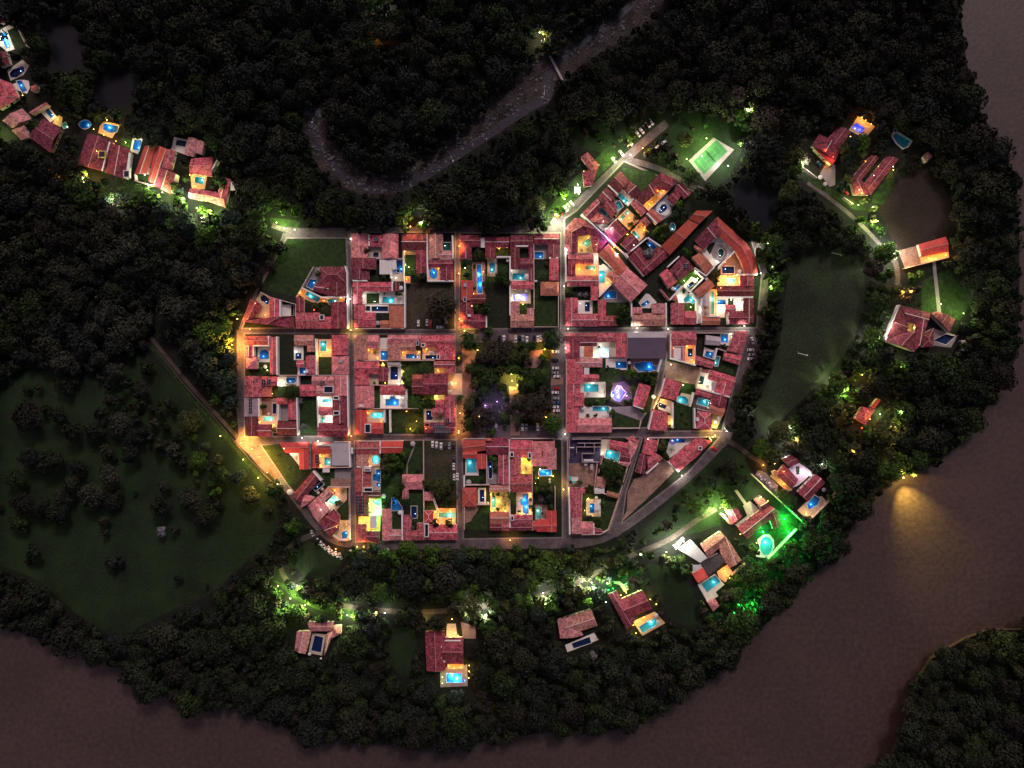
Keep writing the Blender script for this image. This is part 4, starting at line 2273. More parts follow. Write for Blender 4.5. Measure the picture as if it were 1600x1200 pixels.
pond3 = smooth([(1145, 290), (1175, 275), (1205, 300), (1212, 335), (1190, 368), (1150, 330), (1145, 290)], 1)
town = [(378, 516), (400, 478), (425, 430), (444, 372), (448, 355), (545, 362), (868, 356), (885, 340), (930, 285), (975, 250), (1062, 288), (1120, 312),
        (1172, 362), (1196, 420), (1190, 520), (1160, 600), (1132, 692), (1060, 760), (966, 838), (905, 852), (720, 850), (560, 858), (520, 845), (480, 800),
        (448, 768), (408, 712), (372, 684), (374, 560)]
blocks = [[(402, 458), (448, 372), (541, 372), (546, 512), (378, 513)], [(548, 363), (711, 363), (711, 515), (550, 515)], [(719, 364), (876, 364), (876, 513), (718, 514)],
          [(382, 521), (545, 521), (545, 682), (382, 682)], [(552, 522), (712, 522), (713, 679), (554, 679)],
          [(883, 520), (1042, 520), (1034, 560), (1012, 668), (884, 674)], [(1046, 518), (1170, 517), (1150, 590), (1128, 673), (1012, 674), (1040, 575)],
          [(408, 696), (545, 691), (545, 842), (526, 845), (490, 802), (450, 758)], [(554, 689), (713, 687), (715, 844), (556, 847)], [(722, 687), (878, 686), (879, 840), (724, 842)],
          [(885, 684), (1000, 683), (985, 730), (968, 780), (952, 832), (888, 836)], [(1004, 684), (1124, 683), (1075, 738), (972, 818), (978, 770)],
          [(882, 342), (900, 330), (975, 252), (1060, 290), (1120, 312), (1170, 362), (1190, 430), (1182, 512), (1046, 512), (882, 513)]]
base = []        # (polygon, key) in rising priority
def A(poly, key): base.append((poly, key))
A(smooth([(-10, 600), (60, 575), (130, 590), (215, 545), (270, 590), (330, 660), (390, 730), (440, 790), (430, 840), (380, 880), (330, 930), (250, 960), (180, 1000), (120, 960), (60, 905), (-10, 880)], 1), 'M')
A(smooth([(1380, 300), (1440, 255), (1480, 290), (1500, 380), (1400, 400), (1385, 350), (1370, 330), (1380, 300)], 1), 'B')
A([(1085, 350), (1080, 350), (1080, 351)], 'G')
A(smooth([(1180, 640), (1215, 560), (1225, 480), (1235, 395), (1300, 385), (1352, 410), (1350, 480), (1330, 540), (1290, 590), (1215, 660), (1190, 690), (1180, 640)], 1), 'F')
A(smooth([(890, 200), (960, 190), (1030, 170), (1120, 180), (1170, 210), (1130, 300), (1080, 270), (1040, 210), (975, 245), (900, 230)], 1), 'M')
A(smooth([(1090, 700), (1140, 695), (1180, 730), (1170, 790), (1110, 830), (1030, 840), (985, 850), (1060, 770), (1090, 700)], 1), 'M')
A(smooth([(455, 845), (500, 850), (540, 868), (520, 900), (480, 905), (455, 880), (455, 845)], 1), 'M')
A(smooth([(425, 905), (450, 915), (520, 945), (580, 955), (560, 970), (470, 945), (425, 905)], 1), 'g')
A([(420, 340), (470, 345), (465, 358), (425, 352)], 'g')
A([(850, 335), (900, 275), (950, 230), (965, 245), (870, 345)], 'g')
A([(1480, 420), (1520, 470), (1500, 500), (1440, 490), (1440, 440)], 'g')
A(smooth([(1010, 880), (1045, 885), (1075, 910), (1100, 960), (1080, 985), (1045, 965), (1030, 930), (1010, 880)], 2), 'M')
A(smooth([(610, 985), (640, 975), (655, 1000), (640, 1030), (645, 1060), (615, 1050), (605, 1020), (610, 985)], 2), 'M')
gr = smooth([(1030, -40, 46), (1010, 10, 46), (950, 50, 46), (890, 85, 44), (835, 128, 72), (785, 172, 56), (735, 215, 36), (670, 262, 30), (610, 292, 34), (560, 285, 40), (512, 248, 46), (492, 205, 44), (488, 165, 30)], 2)
A(ribbon(gr, 40), 'V')
A(pond1, 'pond'); A(pond2, 'pond'); A(pond3, 'pond')
st = smooth([(1010, -20, 9), (960, 35, 10), (895, 70, 12), (850, 120, 12), (862, 150, 16), (830, 165, 15), (790, 192, 12), (740, 226, 12), (670, 270, 14), (612, 300, 14), (555, 290, 16), (520, 262, 15), (495, 226, 8), (486, 190, 8)], 2)
A(ribbon(st, 10), 'stream')
for pts, w, key in [
    ([(425, 352), (448, 361), (545, 359), (720, 357), (870, 356)], 7, 'R'),
    ([(446, 364), (428, 410), (402, 455), (378, 508), (376, 520)], 7, 'R'),
    ([(375, 516), (375, 600), (376, 684), (400, 710), (450, 764), (500, 832), (532, 851), (600, 854), (720, 853), (880, 852), (905, 852), (962, 838), (1072, 752), (1133, 690)], 10, 'R'),
    ([(236, 528), (262, 560), (305, 612), (350, 660), (385, 698), (430, 745)], 6, 'T'),
    ([(372, 684), (400, 712), (418, 736)], 14, 'R'),
    ([(236, 540), (300, 620), (372, 705), (412, 752)], 7, 'g'),
    ([(862, 352), (900, 322), (975, 250), (1012, 217), (1042, 192)], 13, 'R'),
    ([(975, 248), (1030, 262), (1062, 282), (1122, 308), (1178, 366), (1198, 430), (1192, 515), (1165, 600), (1136, 690)], 9, 'R'),
    ([(1130, 686), (1150, 695), (1175, 715), (1192, 722), (1196, 740)], 7, 'T'),
    ([(1262, 285), (1300, 312), (1340, 345), (1372, 378), (1400, 412)], 6, 'R'),
    ([(500, 832), (470, 842), (444, 862), (437, 885), (447, 908), (480, 928), (525, 945), (580, 953), (640, 957), (700, 955), (760, 946), (800, 942), (850, 930), (900, 912), (950, 885), (1000, 862), (1045, 845), (1085, 815), (1120, 795)], 8, 'T'),
    ([(1395, 395), (1405, 430), (1398, 460)], 8, 'T'),
    ([(660, 362), (658, 345)], 10, 'T'),
]:
    A(ribbon(smooth(pts, 2), w), key)
A(town, 'R')
for b in blocks: A(offset([W(*p) for p in b], .5) and [(x / S + 800, 600 - y / S) for x, y in offset([W(*p) for p in b], .55)], 'P')
for b in blocks: A([(x / S + 800, 600 - y / S) for x, y in offset([W(*p) for p in b], -.45)], 'k')
A([(449, 374), (538, 374), (540, 424), (495, 428), (466, 465), (415, 452), (402, 458)], 'g')
A([(972, 262), (1020, 268), (1034, 285), (1010, 305), (1000, 300), (975, 270)], 'g')
# plaza
A([(712, 520), (882, 520), (882, 680), (714, 680)], 'R')
A([(724, 548), (735, 536), (860, 534), (862, 665), (748, 664), (726, 650)], 'k')
A([(722, 530), (745, 550), (738, 590), (746, 595), (735, 640), (722, 650)], 't')
A([(752, 530), (795, 535), (798, 545), (760, 545)], 'g'); A([(806, 536), (858, 536), (862, 590), (830, 600), (805, 590)], 'g')
A([(736, 560), (760, 590), (750, 610), (736, 600)], 'g')
A([(817, 562), (830, 548), (848, 546), (848, 562), (838, 575), (822, 575)], 't')
A([(795, 604), (810, 604), (812, 680), (798, 680)], 't'); A([(795, 522), (808, 522), (806, 545), (798, 545)], 't')
A([(862, 590), (880, 590), (880, 600), (860, 602)], 't'); A([(738, 592), (760, 596), (760, 602), (738, 602)], 't')
# tennis court surround
A([(1115, 215), (1147, 234), (1102, 283), (1076, 251)], 's')
tc = [(1120, 218), (1136.5, 236.6), (1100, 272.5), (1083, 252.5)]
A(tc, 'C')
for a in areas: base.append(a)

M_POND = mat('pond_water', (.010, .010, .016), rough=.3, var=.25, scale=.05, spec=.12)
def stream_mat():
    m = mat('stream_water', (.030, .026, .040), rough=.4, var=.4, scale=.3, spec=.15)
    N, L = m.node_tree.nodes, m.node_tree.links
    b = N['Principled BSDF']; src = b.inputs['Base Color'].links[0].from_socket
    geo = N.new('ShaderNodeNewGeometry')
    n = N.new('ShaderNodeTexNoise'); n.inputs['Scale'].default_value = .55; n.inputs['Detail'].default_value = 4; n.inputs['Roughness'].default_value = .7
    n2 = N.new('ShaderNodeTexNoise'); n2.inputs['Scale'].default_value = .06
    L.new(geo.outputs['Position'], n.inputs['Vector']); L.new(geo.outputs['Position'], n2.inputs['Vector'])
    mu = N.new('ShaderNodeMath'); mu.operation = 'MULTIPLY'; L.new(n.outputs['Fac'], mu.inputs[0]); L.new(n2.outputs['Fac'], mu.inputs[1])
    r = N.new('ShaderNodeMapRange'); r.inputs['From Min'].default_value = .345; r.inputs['From Max'].default_value = .42
    L.new(mu.outputs[0], r.inputs['Value'])
    mx = N.new('ShaderNodeMixRGB'); mx.inputs[2].default_value = (.75, .78, .85, 1)
    L.new(r.outputs[0], mx.inputs[0]); L.new(src, mx.inputs[1]); L.new(mx.outputs[0], b.inputs['Base Color'])
    return m
AREA['pond'] = ('pond', M_POND); AREA['stream'] = ('stream', stream_mat())

# ---------------------------------------------------------------- one flat partition of the land: every sheet butts the next, pools and river are openings
EXT = [(-2600, -1700), (4200, -1700), (4200, 2900), (-2600, 2900)]
faces_in = [(EXT, 'G')] + base + [(p[0], 'pool') for p in pools] + [(river, 'river')]
vs, fs = [], []
for poly, key in faces_in:
    pts = []
    for x, y in poly:
        w = Vector(W(x, y))
        if not pts or (w - vs[pts[-1]]).length > .05:
            vs.append(w); pts.append(len(vs) - 1)
    aa = sum(vs[a].x * vs[b].y - vs[b].x * vs[a].y for a, b in zip(pts, pts[1:] + pts[:1]))
    fs.append(pts if aa > 0 else pts[::-1])
ov, oe, of, vi, ei, fi = geometry.delaunay_2d_cdt(vs, [], fs, 1, 1e-3, True)
layers = {}
for f, ids in zip(of, fi):
    if not ids: continue
    key = faces_in[max(ids)][1]
    if key in ('pool', 'river'): continue
    layers.setdefault(key, []).append(tuple(f))
for key, fl in layers.items():
    used = {}; vv = []; ff = []
    for f in fl:
        q = []
        for i in f:
            if i not in used: used[i] = len(vv); vv.append((ov[i].x, ov[i].y, 0))
            q.append(used[i])
        ff.append(q)
    nm, m = AREA[key]
    mesh(nm, vv, ff, m, kind='structure', recalc=False)
# river banks and river
bk = MB()
for ring in ([W(*p) for p in bank_near], [W(*p) for p in river[len(bank_near) + 1:]]):
    for (x0, y0), (x1, y1) in zip(ring, ring[1:]):
        bk.add([(x0, y0, 0), (x1, y1, 0), (x1, y1, -3.2), (x0, y0, -3.2)], [(0, 1, 2, 3)])
mesh('river_bank', bk.v, bk.f, mat('bank_earth', (.06, .04, .03), var=.3), kind='structure')
mr = mat('river_water', (.053, .0315, .0265), rough=.55, var=.28, scale=.009, fine=.35, spec=.5)
mr.node_tree.nodes['Bump'].inputs['Distance'].default_value = .28
mr.node_tree.nodes['Bump'].inputs['Strength'].default_value = .6
rv = [W(*p) for p in EXT]
mesh('river', [(x, y, -2.6) for x, y in rv], [(0, 1, 2, 3)], mr, kind='structure', recalc=False)

# tennis lines, net, posts
def lerp(a, b, t): return (a[0] + (b[0] - a[0]) * t, a[1] + (b[1] - a[1]) * t)
def tcp(u, v): return W(*lerp(lerp(tc[0], tc[3], u), lerp(tc[1], tc[2], u), v))
ln = MB()
def line(u0, v0, u1, v1, w=.10):
    a, b = Vector(tcp(u0, v0)), Vector(tcp(u1, v1)); d = (b - a).normalized(); n = Vector((-d.y, d.x)) * w / 2
    ln.add([(*(a + n), .006), (*(b + n), .006), (*(b - n), .006), (*(a - n), .006)], [(0, 1, 2, 3)])
for c in [(.12, .1, .88, .1), (.12, .9, .88, .9), (.12, .1, .12, .9), (.88, .1, .88, .9), (.12, .21, .88, .21), (.12, .79, .88, .79), (.3, .21, .3, .79), (.7, .21, .7, .79), (.3, .5, .7, .5)]:
    line(*c)
ln.build('court_markings', mat('court_line', (.34, .42, .34)), kind='structure')
a, b = tcp(.5, .05), tcp(.5, .95)
nt = empty('tennis_net', (*a, 0), 'dark tennis net stretched across the floodlit green court', 'tennis net')
m_ = MB(); m_.beam((0, 0, .5), (b[0] - a[0], b[1] - a[1], .5), .05, .95); m_.build('net', M_DARKMETAL, nt)
for q in (a, b):
    m_ = MB(); m_.cyl(q[0] - a[0], q[1] - a[1], 0, 1.1, .06); m_.build('post', M_DARKMETAL, nt)
for (gx, gy, an, lb) in ((1306, 398, .25, 'small white goal at the upper end of the football pitch'), (1253, 554, .25, 'small white goal at the lower end of the football pitch')):
    x, y = W(gx, gy); g = empty('football_goal', (x, y, 0), lb, 'football goal', 'goals on the football pitch'); g.rotation_euler.z = -an
    for s in (-3, 3):
        m_ = MB(); m_.beam((s, 0, 0), (s, 0, 2.3), .22); m_.beam((s, 0, 2.3), (s, 1.2, 0), .12); m_.build('goal_post', M_PLASTER, g)
    m_ = MB(); m_.beam((-3.1, 0, 2.35), (3.1, 0, 2.35), .25); m_.build('crossbar', M_PLASTER, g)
mw = smooth([(246, 548), (300, 615), (345, 662), (380, 706), (425, 752)], 1); c0 = W(*mw[len(mw) // 2])
rb = ribbon([W(*p) for p in mw], .5); n_ = len(mw); m_ = MB()
for i in range(n_ - 1): m_.prism([(q[0] - c0[0], q[1] - c0[1]) for q in (rb[i], rb[i + 1], rb[2 * n_ - 2 - i], rb[2 * n_ - 1 - i])], 0, 1.6)
o = m_.build('meadow_wall', mat('mossy_wall', (.05, .05, .035), var=.4), None); o.location = (*c0, 0); tag(o, 'long dark mossy wall between the western meadow and the dirt path', 'wall')
# footbridge
a, b = Vector((*W(848, 68), 1.2)), Vector((*W(881, 131), 1.2))
fb = empty('footbridge', (a.x, a.y, 0), 'narrow pale suspended footbridge crossing the stony stream bed', 'footbridge')
def rel(v): return v - Vector((a.x, a.y, 0))
dn = (b - a).normalized(); sd = Vector((-dn.y, dn.x, 0))
m_ = MB(); m_.beam(rel(a), rel(b), 1.5, .2); m_.build('bridge_deck', ROOF['s'], fb)
for s in (-1, 1):
    m_ = MB(); m_.beam(rel(a + sd * s * .85 + Vector((0, 0, 1))), rel(b + sd * s * .85 + Vector((0, 0, 1))), .12); m_.build('handrail', M_DARKMETAL, fb)
for q in (a, b):
    for s in (-1, 1):
        m_ = MB(); p = rel(q + sd * s); m_.beam((p.x, p.y, -.0), (p.x, p.y, 5), .35); m_.build('tower_leg', M_PLASTER, fb)

# boulders on the stream bed
BV, BF = [], []
ico = bmesh.new(); bmesh.ops.create_icosphere(ico, subdivisions=1, radius=1); iv = [v.co.copy() for v in ico.verts]; jf = [[v.index for v in f.verts] for f in ico.faces]; ico.free()
for _ in range(900):
    k_ = random.randrange(len(gr) - 1); g0, g1 = gr[k_], gr[k_ + 1]; t_ = random.random(); w_ = g0[2] * .5
    x_, y_ = g0[0] + (g1[0] - g0[0]) * t_ + random.uniform(-w_, w_) * .75, g0[1] + (g1[1] - g0[1]) * t_ + random.uniform(-w_, w_) * .75
    X, Y = W(x_, y_); r_ = random.choice((.3, .4, .5, .7, 1.0)) * random.uniform(.7, 1.4); n_ = len(BV)
    BV += [(X + v.x * r_ * random.uniform(.8, 1.2), Y + v.y * r_ * random.uniform(.8, 1.2), v.z * r_ * .6 + .1) for v in iv]; BF += [[i + n_ for i in f] for f in jf]
bo = mesh('boulders', BV, BF, mat('river_stone', (.09, .085, .10), var=.7, scale=.25), kind='stuff'); tag(bo, 'pale river stones strewn along the dark gravel stream bed', 'stones')

# ---------------------------------------------------------------- houses
def over_roof(p, h):
    for q, t, c in h['roofs']:
        if inside(p, q): return True
    return False
CNAME = {'m': 'dark red', 'r': 'red', 'p': 'faded pink', 'o': 'orange', 'q': 'bright red', 's': 'grey', 'd': 'dark grey', 'k': 'dark'}
def fit(*opts):
    for o in opts:
        o = ' '.join(o.split())
        if 4 <= len(o.split()) <= 16: return o
    return ' '.join(' '.join(opts[-1].split()).split()[:16])
LIGHTS = []
def lamp_light(name, loc, col, power, size, parent):
    l = bpy.data.lights.new(name, 'POINT'); l.energy = power * LAMP; l.color = col; l.shadow_soft_size = size
    o = bpy.data.objects.new(name, l); COL.objects.link(o); o.location = loc; o.parent = parent
    return o
def pcent(h):
    pts = [p for q in h['roofs'] for p in q[0]] or [p for q in h['walls'] for p in q[0]] or [(l[0], l[1]) for l in h['lamps']] or [p for q in h['flats'] for p in q[0]]
    return (sum(p[0] for p in pts) / len(pts), sum(p[1] for p in pts) / len(pts))
extra_things = []
def FL(c): return ROOF['slab'] if c == 'p' else (ROOF[c] if c in ROOF else ROOFV[c][0])
for h in houses:
    c = pcent(h); X, Y = W(*c)
    nm, bl = h['name'], h['block']
    cols = [r[2] for r in h['roofs']]
    cn = CNAME.get(max(set(cols), key=cols.count), '') if cols else ''
    isname = any(w in nm.split() for w in ('roof', 'roofs', 'hall', 'building', 'villa', 'court', 'wing', 'wings', 'annex', 'wall', 'house', 'tip', 'roofed', 'shelter'))
    if nm.startswith('house '): lb = fit(f'{cn} tiled {nm} {bl}', f'{nm} {bl}')
    elif isname and cols: lb = fit(f'{nm} {bl}')
    elif cols: lb = fit(f'{cn} tiled house, {nm} {bl}', f'tiled house, {nm} {bl}', f'{nm} {bl}')
    else: lb = fit(f'walled court: {nm} {bl}', f'{nm} {bl}')
    if not (cols or h['walls'] or h['flats'] or h['lamps']): h['obj'] = None; continue
    big = len(h['roofs'])
    name = 'tiled_house' if cols else 'courtyard_wall'
    if cn in ('grey', 'dark grey'): name = 'grey_hall'
    if 'unfinished' in nm: name = 'unfinished_building'
    if 'villa' in nm: name = 'villa'
    cat = 'building' if cols else 'wall'
    if name == 'villa': cat = 'villa'
    elif name == 'tiled_house': cat = 'house'
    root = empty(name, (X, Y, 0), lb, cat, ('houses ' + bl) if cols else None); h['obj'] = root; h['label'] = lb
    walls = MB()
    for ri, (q, t, cc) in enumerate(h['roofs']):
        e = 3.0 + random.uniform(0, .55) + .05 * ri
        if 'hall' in nm: e += 2
        pts = [Vector(W(x, y, e)) - Vector((X, Y)) for x, y in q]
        a_, b_, c_, d_ = pts
        if t == 'x': ri1, ri2, wd = (a_ + d_) / 2, (b_ + c_) / 2, ((a_ - d_).length + (b_ - c_).length) / 2
        elif t == 'y': ri1, ri2, wd = (a_ + b_) / 2, (c_ + d_) / 2, ((a_ - b_).length + (c_ - d_).length) / 2
        elif t == 'h':
            l1, l2 = (a_ - d_).length, (a_ - b_).length
            if l1 <= l2: ri1, ri2, wd = (a_ + d_) / 2, (b_ + c_) / 2, l1
            else: ri1, ri2, wd = (a_ + b_) / 2, (c_ + d_) / 2, l2
            k = min(.48, .5 * wd / max((ri1 - ri2).length, .1)); ri1, ri2 = ri1.lerp(ri2, k), ri2.lerp(ri1, k)
        rh = e + min(.28 * wd / 2 + .1, 3.2) if t in 'xyh' else e
        bz = e - .16
        V3 = lambda p, z: (p.x, p.y, z)
        if t in 'xyh':
            v = [V3(p, bz) for p in pts] + [V3(p, e) for p in pts] + [V3(ri1, rh), V3(ri2, rh)]
            f = [(3, 2, 1, 0)] + [(i, (i + 1) % 4, 4 + (i + 1) % 4, 4 + i) for i in range(4)]
            if t == 'x' or (t == 'h' and l1 <= l2): f += [(4, 5, 9, 8), (6, 7, 8, 9), (4, 8, 7), (5, 6, 9)]
            else: f += [(5, 6, 9, 8), (7, 4, 8, 9), (4, 5, 8), (6, 7, 9)]
            top = e
        else:
            hi = {'n': (2, 3), 's': (0, 1), 'e': (0, 3), 'w': (1, 2)}[t]
            zz = [e + (1.1 if i in hi else 0) for i in range(4)]
            v = [V3(p, z - .18) for p, z in zip(pts, zz)] + [V3(p, z) for p, z in zip(pts, zz)]
            f = [(3, 2, 1, 0), (4, 5, 6, 7)] + [(i, (i + 1) % 4, 4 + (i + 1) % 4, 4 + i) for i in range(4)]
        rf = mesh('roof', v, f, random.choices(ROOFV[cc], [5, 3, 2])[0] if cc in ROOFV else ROOF[cc], root, recalc=True)
        if t in 'xyh' and (ri1 - ri2).length > .5:
            m_ = MB(); m_.beam(V3(ri1, rh + .03), V3(ri2, rh + .03), .34, .16)
            if t == 'h':
                ends = ((0, 3, ri1), (1, 2, ri2)) if l1 <= l2 else ((0, 1, ri1), (2, 3, ri2))
                for i, j, rr in ends:
                    for k in (i, j): m_.beam(V3(pts[k], e + .06), V3(rr, rh + .03), .28, .14)
            m_.build('ridge', M_RIDGEW if random.random() < .25 else M_RIDGE, rf)
        cen = sum(pts, Vector((0, 0))) / 4
        ins = [cen + (p - cen) * .93 for p in pts]
        walls = MB(); walls.prism([(p.x, p.y) for p in ins], 0, bz - .004); walls.build('wall', M_HOUSE, root)
        # a door and windows on the longest side
        if area(q) > 60:
            sides = sorted(range(4), key=lambda i: -(ins[i] - ins[(i + 1) % 4]).length)
            for si, s_ in enumerate(sides[:2]):
                p0, p1 = ins[s_], ins[(s_ + 1) % 4]; d = (p1 - p0); L_ = d.length; d.normalize()
                n_ = Vector((d.y, -d.x));
                if n_.dot((p0 + p1) / 2 - cen) < 0: n_ = -n_
                for k in range(int(L_ // 4)):
                    u = p0 + d * (2 + k * 4) + n_ * .03; isd = si == 0 and k == 0
                    m_ = MB(); m_.beam((*(u - d * .55), 1.05 if isd else 1.5), (*(u + d * .55), 1.05 if isd else 1.5), .1, 2.1 if isd else 1.2)
                    if ri < 3: m_.build('door' if isd else 'window', M_TRUNK if isd else M_GLASS, root)
    for pl, k in h['walls']:
        m_ = MB(); th, hh, = (.85, 3.9) if k == 'W' else (.42, 3.2)
        hh += random.uniform(0, .3)
        pp = [Vector(W(x, y, 3)) - Vector((X, Y)) for x, y in pl]
        rb = ribbon([(p.x, p.y) for p in pp], th)
        n = len(pp)
        for i in range(n - 1): m_.prism([rb[i], rb[i + 1], rb[2 * n - 2 - i], rb[2 * n - 1 - i]], 0, hh)
        m_.build('boundary_wall', ROOF['slab'] if 'unfinished' in nm else M_PLASTER if k == 'W' else M_WALLTOP, root)
    for p, cc in h['flats']:
        ctr = pic(p); on = over_roof(ctr, h); ar = area(p) * S * S
        if on:
            z0, z1 = 3.6, 5.6
            pp = [Vector(W(x, y, 5)) - Vector((X, Y)) for x, y in p]
            m_ = MB(); m_.prism([(v.x, v.y) for v in pp], z0, z1); o = m_.build('roof_block' if ar > 5 else 'water_tank', FL(cc), root)  # the yellow one stands in for a lamplit court inside the roof
            if ar > 6:
                ins = offset([(v.x, v.y) for v in pp], -.5)
                m_ = MB(); m_.prism(ins, z1 + .004, z1 + .05); m_.build('hatch', M_PANEL, o)
        elif ar > 14 or not cols:
            pp = [Vector(W(x, y, 3)) - Vector((X, Y)) for x, y in p]
            m_ = MB(); z = 2.9 + random.uniform(0, .3)
            m_.prism([(v.x, v.y) for v in pp], z, z + .25); o = m_.build('flat_roof', FL(cc), root)
            ins = offset([(v.x, v.y) for v in pp], -.35)
            for v in ins: m_ = MB(); m_.cyl(v[0], v[1], 0, z - .004, .13); m_.build('pillar', M_PLASTER, o)
        else: extra_things.append((p, cc, h))
    for p in h['solar']:  # solar arrays, plus dark panels standing in for dark roof openings
        ctr = pic(p); on = over_roof(ctr, h)
        pp = [Vector(W(x, y, 5)) - Vector((X, Y)) for x, y in p]
        z = 5.35 if on else 3.4
        m_ = MB(); m_.prism([(v.x, v.y) for v in pp], z, z + .08); o = m_.build('solar_or_dark_panel', M_PANEL, root)
        m_ = MB(); a0, b0, c0, d0 = pp; l1, l2 = (b0 - a0).length, (d0 - a0).length
        for k in range(1, max(2, int(l1 / 1.1))):
            t_ = k / max(2, int(l1 / 1.1)); u, w = a0.lerp(b0, t_), d0.lerp(c0, t_); m_.beam((*u, z + .1), (*w, z + .1), .14, .05)
        for k in range(0, max(2, int(l2 / 1.8)) + 1):
            t_ = k / max(2, int(l2 / 1.8)); u, w = a0.lerp(d0, t_), b0.lerp(c0, t_); m_.beam((*u, z + .1), (*w, z + .1), .12, .05)
        m_.build('panel_frame', ROOF['s'], o)
        ins = offset([(v.x, v.y) for v in pp], -.2)
        for v in ins: m_ = MB(); m_.cyl(v[0], v[1], 3.0 if on else 0, z - .004, .05, n=5); m_.build('bracket', M_DARKMETAL, o)
    for (x, y, cc, pw) in h['lamps']:
        wx, wy = W(x, y); z = 2.3 if not over_roof((x, y), h) else 6.2
        b0 = MB(); b0.cyl(wx - X, wy - Y, z, z + .22, .16, .12); bulb = b0.build('wall_lamp', EM[cc], root)
        b0 = MB(); b0.cyl(wx - X, wy - Y, 0, z - .004, .05, n=5); b0.build('lamp_post', M_DARKMETAL, bulb)
        lamp_light('lamp_light', (wx - X, wy - Y, z + .5), LC[cc], pw * (19 if z < 4 else 6) * {'G': 3, 'y': .8}.get(cc, 1), .25, bulb)

# parasols and small canopies in the courts
cnt = {}
for p, cc, h in extra_things:
    x, y = W(*pic(p)); rr = math.sqrt(area(p)) * S / 2
    col = {'w': 'white', 's': 'grey', 'o': 'orange', 'c': 'cream', 'p': 'pale', 'y': 'yellow', 'k': 'dark', 'e': 'green'}[cc]
    key = (col, h['name'], h['block']); cnt.setdefault(key, []).append((x, y, rr, cc, h))
for (col, n_, b_), lst in cnt.items():
    lst.sort(key=lambda q: q[0])
    for i, (x, y, rr, cc, h) in enumerate(lst):
        side = '' if len(lst) == 1 else (('western ', 'eastern ')[i] if len(lst) == 2 else ORD[i])
        pr = empty('parasol', (x, y, 0), fit(f'{side}{col} parasol at the {n_} {b_}', f'{side}{col} parasol, {n_} {b_}', f'{side}{col} parasol {n_}'), 'parasol', 'parasols in the courtyards')
        m_ = MB(); nn = 8
        ring = [(rr * 1.1 * math.cos(2 * math.pi * k / nn), rr * 1.1 * math.sin(2 * math.pi * k / nn), 2.25) for k in range(nn)]
        m_.add(ring + [(0, 0, 2.75), (0, 0, 2.3)], [(k, (k + 1) % nn, nn) for k in range(nn)] + [((k + 1) % nn, k, nn + 1) for k in range(nn)])
        m_.build('canopy', FL(cc), pr)
        m_ = MB(); m_.cyl(0, 0, 0, 2.3, .04, n=6); m_.build('pole', M_PLASTER, pr)

# ---------------------------------------------------------------- swimming pools
pcnt = {}; usedl = set()
for i, (poly, c, pw, h, shp) in enumerate(pools): pcnt.setdefault((h['name'], h['block'], c, shp, pw > 3), []).append(i)
for key, ids in pcnt.items(): ids.sort(key=lambda i: -area(pools[i][0]))
for i, (poly, c, pw, h, shp) in enumerate(pools):
    ids = pcnt[(h['name'], h['block'], c, shp, pw > 3)]; rk = '' if len(ids) == 1 else ('larger ', 'smaller ')[ids.index(i)] if len(ids) == 2 else ORD[ids.index(i)]
    lit = 'lit' if pw > 3 else 'unlit'
    cw = PW[c]; sw = {'rectangular': 'rectangular', 'shaped': 'free-form', 'round': 'round'}[shp]
    base_l = f"{rk}{lit} {cw} {sw} pool"
    n_ = h['name']
    alts = [fit(t_) for t_ in (f"{base_l} at the {n_} {h['block']}", f"{base_l}, {n_} {h['block']}", f"{rk}{lit} {sw} pool, {n_} {h['block']}", f"{rk}{sw} pool, {n_} {h['block']}", f"{cw} pool, {n_} {h['block']}")]
    alts = [t_ for t_ in alts if t_ not in usedl] or alts
    usedl.add(alts[0]); lb = alts[0]
    _ = fit(f"{base_l} at the {n_} {h['block']}", f"{base_l}, {n_} {h['block']}", f"{rk}{lit} {sw} pool, {n_} {h['block']}", f"{rk}{sw} pool, {n_} {h['block']}")
    cx, cyy = pic(poly); X, Y = W(cx, cyy)
    loc = [(W(x, y)[0] - X, W(x, y)[1] - Y) for x, y in poly]
    root = empty('swimming_pool', (X, Y, 0), lb, 'swimming pool', 'swimming pools of the houses')
    n = len(loc); D = 1.35
    v = [(x, y, 0) for x, y in loc] + [(x, y, -D) for x, y in loc]
    mesh('basin', v, [(k, (k + 1) % n, n + (k + 1) % n, n + k) for k in range(n)] + [tuple(range(n, 2 * n))], M_BASIN[c], root, recalc=True)
    mesh('water_surface', [(x, y, -.14) for x, y in loc], [tuple(range(n))], M_WATER, root)
    out = offset(loc, .38 if area(poly) * S * S > 12 else .22)
    v = [(x, y, .05) for x, y in loc] + [(x, y, .05) for x, y in out] + [(x, y, -.02) for x, y in out]
    mesh('coping', v, [(k, (k + 1) % n, n + (k + 1) % n, n + k) for k in range(n)] + [(n + k, n + (k + 1) % n, 2 * n + (k + 1) % n, 2 * n + k) for k in range(n)], M_COPING, root, recalc=True)
    if pw > 0:  # a faint lamp is added even in pools labelled unlit
        inn = loc
        # lamp near the far end of the basin, under water
        best = max(range(n), key=lambda k: loc[k][0] ** 2 + loc[k][1] ** 2)
        lx, ly = loc[best][0] * .35, loc[best][1] * .35
        if not inside((lx, ly), loc): lx, ly = 0, 0
        b0 = MB(); b0.cyl(lx, ly, -D + .03, -D + .15, .16); bl_ = b0.build('pool_lamp', EM['b'] if c in 'nbvl' else EM['w'], root)
        lamp_light('pool_light', (lx, ly, -.45), POOLC[c][1], pw * 6 * max(.4, area(poly) * S * S / 28), .3, bl_)
        if pw >= 8:
            lamp_light('pool_light', (-lx, -ly, -.45), POOLC[c][1], pw * 5 * max(.4, area(poly) * S * S / 28), .3, bl_)

